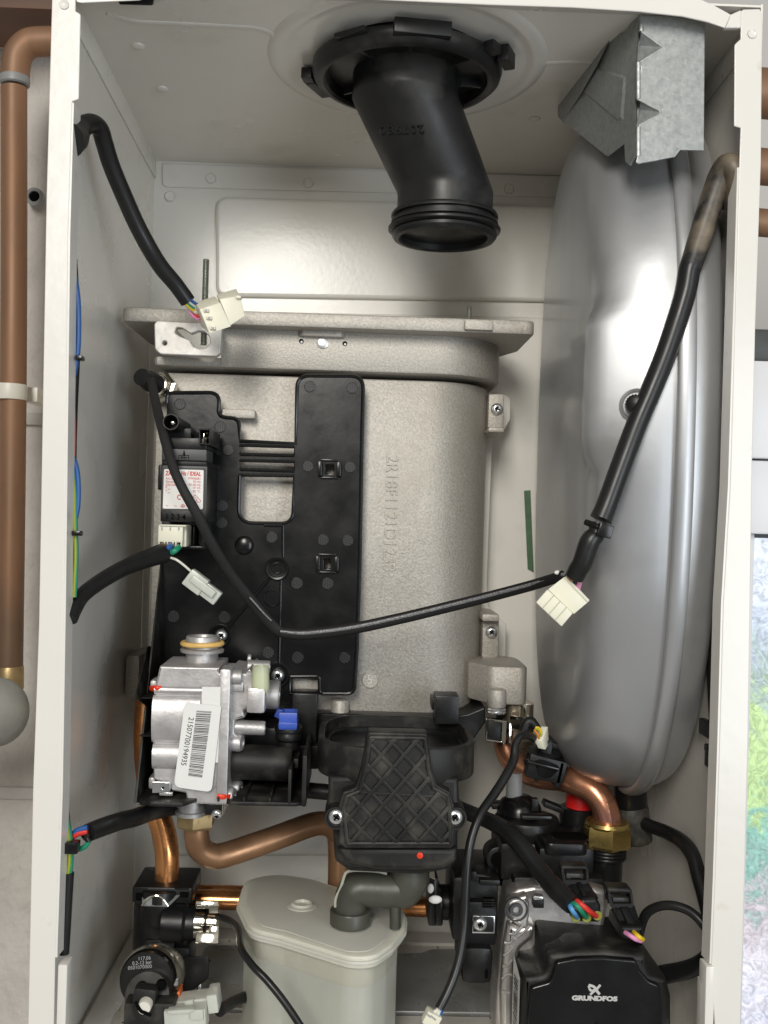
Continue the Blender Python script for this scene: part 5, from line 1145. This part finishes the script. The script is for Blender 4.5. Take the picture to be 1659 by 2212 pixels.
a.lathe(BLKD, ob_, Vector((-.05, -.93, .36)), [(300*kb, -.022), (298*kb, -.004), (280*kb, 0), (.0001, .001)], 48)
a.box(BLKD, q('U', 292, 1930, .042), (.014, .010, .020), Matrix.Rotation(.1, 3, 'Y'), .003); a.box(BLKD, q('U', 380, 2150, .048), (.030, .02, .028), None, .002)
for x, y in ((490, 1730), (240, 1760)): p = q('U', x, y, .0455); a.cyl(HOLE, p+Vector((0, .004, 0)), p, .003, .0003)
a.build('cap', pg)
a = Acc(); p = q('U', 290, 1990, .033); a.lathe(WHP, p, (0, -1, 0), [(85*kb, -.006), (85*kb, .001), (76*kb, .0022), (.0001, .0022)], 36)
a.tube(HOLE, [p+Vector((-.005, -.0023, .004)), p+Vector((-.002, -.0026, -.001)), p+Vector((.001, -.0026, -.0025)), p+Vector((.0045, -.0023, -.004))], .0011, 8, flat=.3, up=(0, -1, 0)); a.build('centre_screw', pg)
a = Acc(); a.plate(ORG, 'U', [(130, 2080, 10), (210, 2085, 10), (225, 2180, 10), (150, 2180, 10)], .040, .01, .001)
a.plate(ORG, 'U', [(380, 2060, 8), (420, 1990, 14), (600, 1950, 14), (730, 1790, 8), (745, 1880, 8), (735, 1990, 8), (600, 2030, 14), (500, 2075, 10), (400, 2075, 8)], .052, .012, .0015); a.plate(ORG, 'U', [(1060, 2040), (1230, 2035), (1220, 2070, 8), (1100, 2095, 8)], .058, .006, .001); a.build('orange_gasket', pg)
a = Acc(); a.plate(STEEL, 'U', [(655, 1720, 10), (690, 1640, 20), (718, 1630, 6), (712, 1720, 6), (675, 1740, 8)], .047, .004, .0006); a.build('rim_tab', pg)
# paired inline connectors
t = thing('inline_connector', 'upper of the two pale nylon connectors lying beside the pressure switch', 'connector', q('U', 1000, 1900, .05), 'pale nylon connectors at the pressure switch')
a = Acc(); Rm = Matrix.Rotation(-.15, 3, 'Y')
a.box(NYLT, q('U', 990, 1925, .052), (pxm('U', .052, 520), .014, pxm('U', .052, 190)), Rm, .0008); a.box(NYLT, q('U', 1180, 1880, .05), (pxm('U', .052, 130), .017, pxm('U', .052, 230)), Rm, .0008)
a.box(NYLT, q('U', 860, 1925, .044), (pxm('U', .052, 110), .004, pxm('U', .052, 60)), Rm, .0005); a.build('housing', t)
t = thing('inline_connector', 'lower of the two pale nylon connectors lying beside the pressure switch', 'connector', q('U', 830, 2150, .04), 'pale nylon connectors at the pressure switch')
a = Acc(); Rm = Matrix.Rotation(-.08, 3, 'Y')
a.box(NYLT, q('U', 830, 2110, .042), (pxm('U', .042, 520), .014, pxm('U', .042, 290)), Rm, .0008); a.box(NYLT, q('U', 760, 2030, .036), (pxm('U', .042, 330), .006, pxm('U', .042, 50)), Rm, .0005); a.box(NYLT, q('U', 960, 2080, .035), (pxm('U', .042, 160), .004, pxm('U', .042, 130)), Rm, .0005); a.build('housing', t)
# ================= cables =================
def sleeve(name, lab, c, pts, Y, r, m=SAT, flat=1, cat='cable', seg=18, n=8, **k):
    a = Acc(); a.tube(m, path(c, pts, Y), r, seg, n=n, flat=flat, **k); return a.build(name, None, lab, cat)
def tcable(name, lab, loc): return thing(name, lab, 'cable', loc)
# upper left lead and plug
tl = tcable('upper_left_lead', 'thick black sleeved lead hanging from the upper left edge to an ivory plug', q('D', 480, 120, .09))
a = Acc(); P_ = path('A', [(405, 830), (440, 815), (480, 760), (540, 733), (592, 765), (620, 850), (660, 980), (730, 1150), (810, 1330), (890, 1480), (960, 1590)], [.006, .012, .02, .028, .034, .040, .048, .058, .068, .076, .084]) + [q('D', 440, 30, .092), q('D', 512, 130, .098)]
a.tube(SAT, P_, [.0100, .0085, .0060, .0056]+[.0053]*7+[.0052, .0052], 22, n=8)
a.hexa(RUB, [q('A', 425, 770, .006), q('A', 470, 800, .012), q('A', 500, 840, .016), q('A', 466, 915, .012)], [q('A', 425, 770, .016), q('A', 470, 800, .02), q('A', 500, 840, .02), q('A', 440, 850, .016)], .0006); a.build('sleeve', tl)
for m_, pts in ((WB, [(520, 115), (545, 135), (570, 150)]), (WY, [(500, 145), (520, 165), (548, 185)]), (WG, [(505, 140), (525, 158), (550, 175)]), (WR, [(520, 170), (548, 200), (575, 225)]), (WP, [(515, 165), (540, 215), (580, 240)]), (WW, [(510, 160), (530, 180), (565, 200)])):
    a = Acc(); a.tube(m_, path('D', pts, [.096, .092, .088]), .0010, 8); a.build('wire', tl)
u2 = tl
pb = thing('ivory_plug', 'ivory three-way plug on the end of the upper left lead, over the keyhole ear', 'plug', q('D', 700, 300, .09))
a = Acc()
f1 = [q('D', 548, 140, .086), q('D', 590, 152, .080), q('D', 680, 320, .080), q('D', 600, 290, .086)]
# front face quad + back face quad
F4 = [q('D', 585, 150, .078), q('D', 805, 90, .082), q('D', 850, 215, .084), q('D', 640, 318, .080)]
B4 = [q('D', 555, 128, .094), q('D', 770, 52, .098), q('D', 830, 180, .100), q('D', 610, 270, .096)]
F4 = [q('D', 700, 118, .079), q('D', 822, 96, .081), q('D', 852, 216, .081), q('D', 765, 275, .079)]
B4 = [q('D', 680, 90, .094), q('D', 800, 54, .098), q('D', 838, 180, .098), q('D', 740, 250, .094)]
a.hexa(NYL, F4, B4, .0007)
F5 = [q('D', 582, 178, .076), q('D', 705, 138, .0785), q('D', 770, 280, .0785), q('D', 640, 322, .076)]
B5 = [q('D', 552, 138, .092), q('D', 672, 98, .096), q('D', 745, 250, .096), q('D', 590, 282, .092)]
a.hexa(NYL, F5, B5, .0006)
for x, y in ((618, 180), (636, 225), (658, 286)): a.pbox(NYL, 'D', x-16, y-10, x+18, y+12, .0745, .004, .0005); a.pbox(PAPG, 'D', x-6, y-3, x+10, y+8, .0742, .0006, 0)
a.pbox(NYL, 'D', 795, 95, 828, 112, .078, .006, .0006)
a.build('housing', pb)
# right hand lead
rl = tcable('upper_right_lead', 'thick black sleeved lead running down from the upper right edge, dusty at its top', q('F', 640, 1500, .02))
a = Acc(); P_ = path('C', [(1462, 1240), (1478, 1120), (1470, 1030), (1425, 985)], [.02, .014, .010, .012]) + path('C', [(1378, 1050), (1330, 1180), (1265, 1380), (1195, 1600)], [.016, .018, .018, .016]) 
a.tube(RUBD, P_, [.0078, .0080, .0076, .0074, .0074, .0072, .0068, .0064], 24, n=8); a.build('dusty_top', rl, 'sand-coloured dusty upper bend')
a = Acc(); P_ = path('C', [(1200, 1585), (1190, 1615)], .016) + path('F', [(1160, 110), (1060, 420), (965, 660), (880, 860), (790, 1100), (710, 1320), (668, 1425)], [.016, .015, .014, .013, .012, .011, .010])
a.tube(SAT, P_, [.0064, .0064]+[.0062]*6+[.0066], 24, n=8)
P_ = path('F', [(650, 1440), (640, 1510), (600, 1560)], .010) + path('W', [(1010, 60), (940, 180), (880, 300)], [.012, .014, .016])
a.tube(SAT, P_, [.0048, .0052, .0060, .0058, .0058, .0056], 22, n=6); a.build('sleeve', rl)
a = Acc(); p = q('F', 645, 1475, .009); a.tube(BLK, [p+Vector((-.006, .003, .003)), p+Vector((0, -.0036, .0005)), p+Vector((.006, -.001, -.001))], .0018, 10); a.box(BLKG, q('F', 690, 1492, .002), (.008, .006, .0075), Matrix.Rotation(.25, 3, 'Y'), .0006); a.build('cable_tie', rl)
for nm, m_, pts in (('wire_orange', WO, [(830, 330), (800, 350), (770, 370)]), ('wire_black', WK, [(900, 330), (875, 390), (850, 430)]), ('wire_pink', WP, [(965, 340), (950, 430), (935, 490)]), ('wire_brown', WBR, [(945, 340), (932, 420), (922, 470)])):
    a = Acc(); a.tube(m_, path('W', pts, [.016, .018, .020]), .0016 if m_ is WP else .0011, 10); a.build(nm, rl)
ip = thing('ivory_plug', 'wide ivory plug hanging from the upper right lead in front of the grey vessel', 'plug', q('W', 700, 700, .02))
a = Acc()
F4 = [q('W', 445, 500, .018), q('W', 720, 290, .018), q('W', 1130, 685, .018), q('W', 870, 905, .018)]
B4 = [p + Vector((.002, .011, -.001)) for p in F4]; a.hexa(NYL, F4, B4, .0006)
F4 = [q('W', 250, 715, .015), q('W', 440, 500, .015), q('W', 855, 890, .015), q('W', 668, 1108, .015)]
B4 = [p + Vector((.002, .014, -.001)) for p in F4]; a.hexa(NYL, F4, B4, .0006)
e1 = (Vector((855, 890))-Vector((440, 500)))/4
for k_ in range(1, 4):
    A_ = Vector((250, 715))+e1*k_; B_ = Vector((440, 500))+e1*k_
    a.tube(mat('nylon_groove', (.55, .53, .40), .5), [q('W', A_.x, A_.y, .0149), q('W', B_.x, B_.y, .0149)], .0003, 6)
a.tube(NYL, [q('W', 1100, 690, .018), q('W', 725, 300, .018)], .0011, 8)
a.sphere(LAB, q('W', 600, 225, .022), .0016, (1.2, .6, .8), 12)
a.build('housing', ip)
# HT ignition lead (flat braided sleeve)
hl = tcable('ignition_lead', 'thin black braided lead sagging across the heat exchanger from upper left to the right plug', q('Z', 611, 1366, .09))
pts = [(326, 818), (336, 868), (350, 927), (372, 1004), (396, 1058), (424, 1108), (456, 1172), (500, 1242), (545, 1300), (592, 1355), (622, 1371)]
Ys = [.120, .108, .092, .080, .074, .074, .080, .090, .098, .104, .104]
a = Acc(); P_ = path('Z', pts, Ys); w_ = [.0030, .0031]+[.0031]*3+[.0033]*3+[.0036, .0036, .0032]; a.tube(BRAID, P_, w_, 18, n=8, flat=.45, up=(0, -1, 0)); 
pts2 = [(606, 1366), (660, 1370), (760, 1358), (860, 1337), (960, 1313), (1060, 1288), (1150, 1264), (1217, 1243)]; Ys2 = [.104, .103, .098, .092, .082, .066, .046, .020]
a.tube(BRAID, path('Z', pts2, Ys2), [.0034, .0040, .0038, .0037, .0036, .0034, .0033, .0031], 18, n=8, flat=.6, up=(0, -1, 0)); a.build('braided_sleeve', hl)
a = Acc(); P_ = [p+Vector((0, -.0020, .0010)) for p in path('Z', pts2, Ys2)]; a.tube(BRAIDL, P_, [.0007]+[.0012]*6+[.001], 8, n=8);  # paler tubes put the sheen along the slit into the colour
a.tube(BRAIDL, [p+Vector((0, -.0019, .0006)) for p in path('Z', [(540, 1292), (556, 1310), (572, 1328), (586, 1342)], [.093, .096, .099, .1015])], .0006, 8); a.build('seam_sheen', hl, 'sheen along the slit, painted as a pale braid')
# left middle lead to the spark generator
ml = tcable('spark_generator_lead', 'black sleeved lead from the left edge to the white plug of the spark generator', q('Z', 160, 1330, .03))
a = Acc(); P_ = path('Z', [(150, 1338), (160, 1312), (180, 1284), (220, 1254), (270, 1226), (320, 1206), (352, 1196), (366, 1196)], [.010, .016, .026, .040, .056, .072, .082, .086])
a.tube(RUB, P_, [.0046, .0050, .0046, .0048, .0050, .0058, .0066, .0045], 20, n=8); a.build('sleeve', ml)
for m_, pts in ((WB, [(150, 1960), (190, 1945), (208, 1915)]), (WG, [(190, 2005), (250, 1980), (300, 1935)]), (WBR, [(110, 1950), (118, 1925), (118, 1905)])):
    a = Acc(); a.tube(m_, path('X', pts, [.082, .079, .083]), .0019 if m_ is not WBR else .0014, 12); a.build('wire', ml)
a = Acc(); a.tube(WW, path('G', [(500, 362), (540, 375), (590, 410), (650, 462)], [.080, .078, .078, .080]), .0008, 8); a.build('thin_white_wire', ml)
wp = thing('white_plug', 'white three-way plug pushed into the bottom of the spark generator', 'plug', q('X', 220, 1900, .09))
a = Acc(); a.pbox(NYL, 'X', 64, 1688, 345, 1882, .0845, .026, .0008); a.pbox(NYL, 'X', 80, 1684, 380, 1700, .083, .02, .0005); 
for x in (66, 160, 256): a.pbox(NYL, 'X', x, 1868, x+16, 1932, .0845, .02, .0004); a.pbox(NYL, 'X', x+60, 1868, x+78, 1936, .0845, .02, .0004); a.pbox(PAPG, 'X', x+34, 1712, x+50, 1748, .0842, .001, 0)
a.pbox(HOLE, 'X', 84, 1886, 330, 1930, .0935, .004, 0); a.pbox(NYL, 'X', 345, 1700, 385, 1932, .090, .022, .0006); a.build('housing', wp)
ic = thing('inline_connector', 'small translucent connector dangling on a thin white wire in front of the black plate', 'connector', q('G', 720, 570, .08))
a = Acc(); Rm = Matrix.Rotation(.62, 3, 'Y')
a.box(NYLT, q('G', 680, 540, .078)+Vector((0, .004, 0)), (pxm('G', .078, 150), .010, pxm('G', .078, 130)), Rm, .0008); a.box(NYLT, q('G', 780, 620, .078)+Vector((0, .0045, 0)), (pxm('G', .078, 150), .008, pxm('G', .078, 105)), Rm, .0008)
a.box(NYLT, q('G', 735, 570, .076)+Vector((0, .001, 0)), (pxm('G', .078, 200), .004, pxm('G', .078, 55)), Rm, .0005); a.build('housing', ic)
# lower left lead
ll = tcable('gas_valve_lead', 'black sleeved lead with blue, red and green wires at the lower left edge', q('K', 240, 300, .02))
a = Acc(); P_ = path('K', [(240, 298), (330, 262), (450, 222), (560, 195), (680, 150), (820, 120)], [.022, .034, .055, .075, .115, .14]); a.tube(RUB, P_, [.0052, .0054, .0054, .0056, .0062, .0062], 20, n=8); a.build('sleeve', ll)
for nm, m_, pts, r_ in (('wire_blue', WB, [(150, 300), (180, 278), (240, 262)], .0016), ('wire_red', WR, [(140, 325), (180, 300), (240, 288)], .0018), ('wire_green', WG, [(250, 350), (225, 385), (185, 405), (145, 400)], .0015), ('wire_black', WK, [(240, 300), (235, 330), (250, 355)], .0016)):
    a = Acc(); a.tube(m_, path('K', pts, .018), r_, 10); a.build(nm, ll)
# bundle along left edge
lb = tcable('edge_wire_bundle', 'bundle of coloured wires running down inside the left edge of the casing', q('Z', 160, 1300, .014))
def bw(nm, m_, pts, r_, Y=.014): a = Acc(); a.tube(m_, path('Z', pts, Y), r_, 10, n=6); a.build(nm, lb)
bw('wire_blue', WB, [(160, 590), (168, 640), (170, 700), (168, 760), (160, 810)], .0015)
bw('wire_blue', WB, [(156, 985), (165, 1010), (169, 1050), (167, 1100), (154, 1150)], .0015)
bw('wire_red', WR, [(157, 860), (160, 920), (159, 980), (154, 1040)], .0011)
bw('black_sleeve', RUB, [(158, 560), (162, 640), (164, 760), (159, 880), (156, 1000), (156, 1150), (153, 1300)], .0024, .018)
bw('black_sleeve', RUB, [(150, 1340), (146, 1450), (142, 1600), (138, 1760)], .0014, .016)
bw('wire_green', WG, [(157, 1010), (162, 1060), (163, 1130), (165, 1200), (161, 1290)], .0013, .0135)
bw('wire_yellow', WGY, [(156, 1010), (160, 1060), (161, 1130), (163, 1200), (159, 1290)], .0008, .0125)
bw('wire_brown', WBR, [(158, 1030), (161, 1100), (161, 1170), (160, 1290)], .0016, .015)
bw('wire_brown', WBR, [(139, 1750), (144, 1790), (147, 1830), (145, 1895)], .0026, .015)
bw('wire_green', WG, [(139, 1745), (147, 1785), (153, 1832), (152, 1870), (149, 1893)], .0016)
bw('wire_yellow', WGY, [(138, 1748), (145, 1788), (150, 1834), (149, 1870), (146, 1893)], .0009, .0125)
bw('black_sleeve', RUB, [(148, 1885), (145, 1930), (141, 2000), (137, 2060)], .0032)
for x, y, s3 in ((173, 774, (.004, .006, .0028)), (167, 1152, (.005, .006, .0028)), (154, 1829, (.0085, .008, .0062))): a = Acc(); a.box(BLKG, q('Z', x, y, .011), s3, None, .0006); a.build('cable_tie', lb)
# pump power lead
a = Acc(); P_ = path('V', [(120, 310), (250, 365), (400, 425), (540, 500), (660, 600), (760, 720), (850, 845), (960, 980), (1070, 1100), (1190, 1215)], [.11, .105, .098, .09, .082, .074, .066, .056, .046, .036])
a.tube(SAT, P_, [.0052]*3+[.0055, .0058, .0058, .0058, .0060, .0062, .0058], 24, n=8); a.build('pump_power_lead', None, 'thick black sleeved lead sweeping from behind the sump down to the pump plug', 'cable')
# sensor lead
sl = tcable('sensor_lead', 'thin glossy black lead curving down from the pipe sensor to a small plug', q('Z', 940, 2190, .03))
a = Acc(); P_ = path('Z', [(1152, 1594), (1140, 1588), (1124, 1590), (1113, 1610), (1110, 1640), (1095, 1672), (1068, 1715), (1040, 1755), (1020, 1805), (1010, 1860), (1006, 1920), (1003, 1990), (996, 2050), (984, 2100), (966, 2145), (948, 2180)], [.105, .098, .090, .086, .082, .076, .068, .060, .054, .050, .048, .046, .042, .038, .034, .030])
a.tube(SAT, P_, [.0026]*4+[.0030]*3+[.0028]*9, 16, n=6); a.build('lead', sl)
a = Acc(); Rm = Matrix.Rotation(.45, 3, 'Y'); a.box(NYL, q('L', 1105, 1672, .026), (pxm('L', .026, 115), .008, pxm('L', .026, 95)), Rm, .0006)
for dx, dy in ((-14, -18), (22, 2)): a.box(PAPG, q('L', 1095+dx, 1672+dy, .0218), (pxm('L', .02, 12), .0006, pxm('L', .02, 48)), Matrix.Rotation(-.9, 3, 'Y'))
a.build('plug', sl)
for m_, pts in ((WW, [(1155, 1612), (1140, 1622), (1120, 1635)]), (WB, [(1180, 1620), (1165, 1650), (1155, 1670)]), (WW, [(1165, 1615), (1158, 1640), (1148, 1655)])): a = Acc(); a.tube(m_, path('L', pts, .026), .0012, 8); a.build('wire', sl)
# right side leads
sleeve('right_edge_lead', 'black lead curving from below the silver vessel down to the right edge', 'Z', [(1325, 1728), (1350, 1752), (1395, 1780), (1440, 1798), (1474, 1818), (1498, 1850), (1512, 1895), (1526, 1950), (1536, 2005), (1541, 2040)], [.15, .14, .12, .10, .08, .066, .055, .045, .036, .03], [.0042, .0044, .0044, .0046, .0048, .0048, .0052, .0048, .0042, .004])
sleeve('looped_lead', 'thin black lead looping from the pink and yellow plug to the right edge', 'Z', [(1378, 2038), (1384, 2005), (1396, 1974), (1420, 1959), (1450, 1956), (1485, 1966), (1512, 1988), (1538, 2024)], [.05, .055, .05, .045, .04, .035, .03, .025], [.0026, .0028, .0030, .0028, .0028, .0028, .0028, .0028])
sleeve('pump_side_lead', 'short thick black lead from the right side of the pump to the casing edge', 'Z', [(1405, 2110), (1440, 2104), (1480, 2096), (1512, 2082), (1535, 2056), (1545, 2030)], [.075, .065, .055, .045, .035, .028], [.0062, .0058, .0056, .0052, .0042, .0036], m=RUB)
sleeve('switch_lead', 'thin black lead from the chrome clip running down in front of the translucent trap', 'Z', [(471, 1979), (492, 1986), (511, 2000), (518, 2022), (522, 2050), (545, 2085), (575, 2116), (605, 2152), (632, 2190), (655, 2226)], [.12, .105, .085, .06, .035, .018, .012, .008, .005, .003], .0022)
sleeve('connector_lead', 'short black lead passing behind the trap from the pale nylon connectors', 'U', [(1250, 2045), (1330, 1990), (1420, 1935), (1540, 1880), (1700, 1840)], [.06, .07, .08, .09, .10], .0036)
sleeve('right_wall_lead', 'black lead hanging against the right side panel behind the silver vessel', 'R2', [(84, 330), (86, 450), (92, 560), (100, 760), (106, 900)], .045, .0045, m=RUB)
a = Acc(); a.pbox(BLK, 'R2', 76, 915, 108, 985, .03, .02, .001); a.pbox(BLKG, 'R2', 70, 1010, 96, 1042, .028, .008, .001); a.pbox(BLK, 'R2', 82, 1040, 108, 1115, .03, .012, .001); a.build('cable_clip', None, 'black cable clip on the right side panel below the silver vessel', 'clip')

# ---- third level: pieces that belong to a part ----
def nest(thing_, part, *kids):
    par = [o for o in thing_.children if o.name.split('.')[0] == part][0]
    for kname in kids:
        for o in [o for o in thing_.children if o.name.split('.')[0] == kname]:
            w_ = WL[o]; o.parent = par; o.location = w_ - WL[par]
nest(pu, 'front_cover', 'lettering'); nest(pu, 'control_box', 'side_label', 'box_shoulder'); nest(pu, 'motor_can', 'cooling_fins', 'socket_screw', 'retaining_clip')
nest(sg, 'high_voltage_socket', 'contact_pin'); nest(sg, 'spade_terminal', 'spade_blade'); nest(sg, 'body', 'front_band', 'front_face', 'number_strip')
nest(hb, 'relief_valve', 'red_cap'); nest(hb, 'air_vent', 'vent_stub'); nest(hb, 'pump_volute', 'retaining_plate', 'screw')
nest(gv, 'outlet_neck', 'sealing_ring'); nest(gv, 'regulator_casting', 'bleed_cap', 'test_port', 'pressure_port', 'casting_boss')
nest(su, 'cup', 'cup_seal'); nest(he, 'return_boss', 'boss_pin', 'spring_washer'); nest(he, 'top_flange', 'threaded_stud')
nest(mp, 'plate', 'rim', 'rib', 'screw_boss', 'domed_boss', 'moulded_ring', 'knurled_pad', 'cable_clip')
nest(fl, 'flange', 'clip_tab', 'rib', 'insulation_plug'); nest(fl, 'collar', 'seal_ring'); nest(ev, 'valve_boss', 'valve_cap')
nest(case, 'floor_pan', 'mounting_tray', 'tray_stud'); nest(tl, 'sleeve', 'wire')

a = Acc(); rd = random.Random(11); CR_ = mat('brown_crumbs', (.07, .045, .03), .8)
for k in range(46):
    x = rd.uniform(-.15, .2); y = rd.choice([rd.uniform(.10, .125), rd.uniform(.235, .262), rd.uniform(.13, .23)]); zz_ = ZB+(.0042 if x > q('Z', 430, 2100, .2).x and .128 < y < .232 else .0036 if y < .125 else .003)
    a.box(CR_, (x, y, zz_), (rd.uniform(.0006, .0022), rd.uniform(.0005, .0014), .0006), Matrix.Rotation(rd.uniform(0, 3), 3, 'Z'))
a.build('floor_crumbs', None, 'scattered tiny brown crumbs and dirt on the casing floor', 'dirt', kind='stuff')
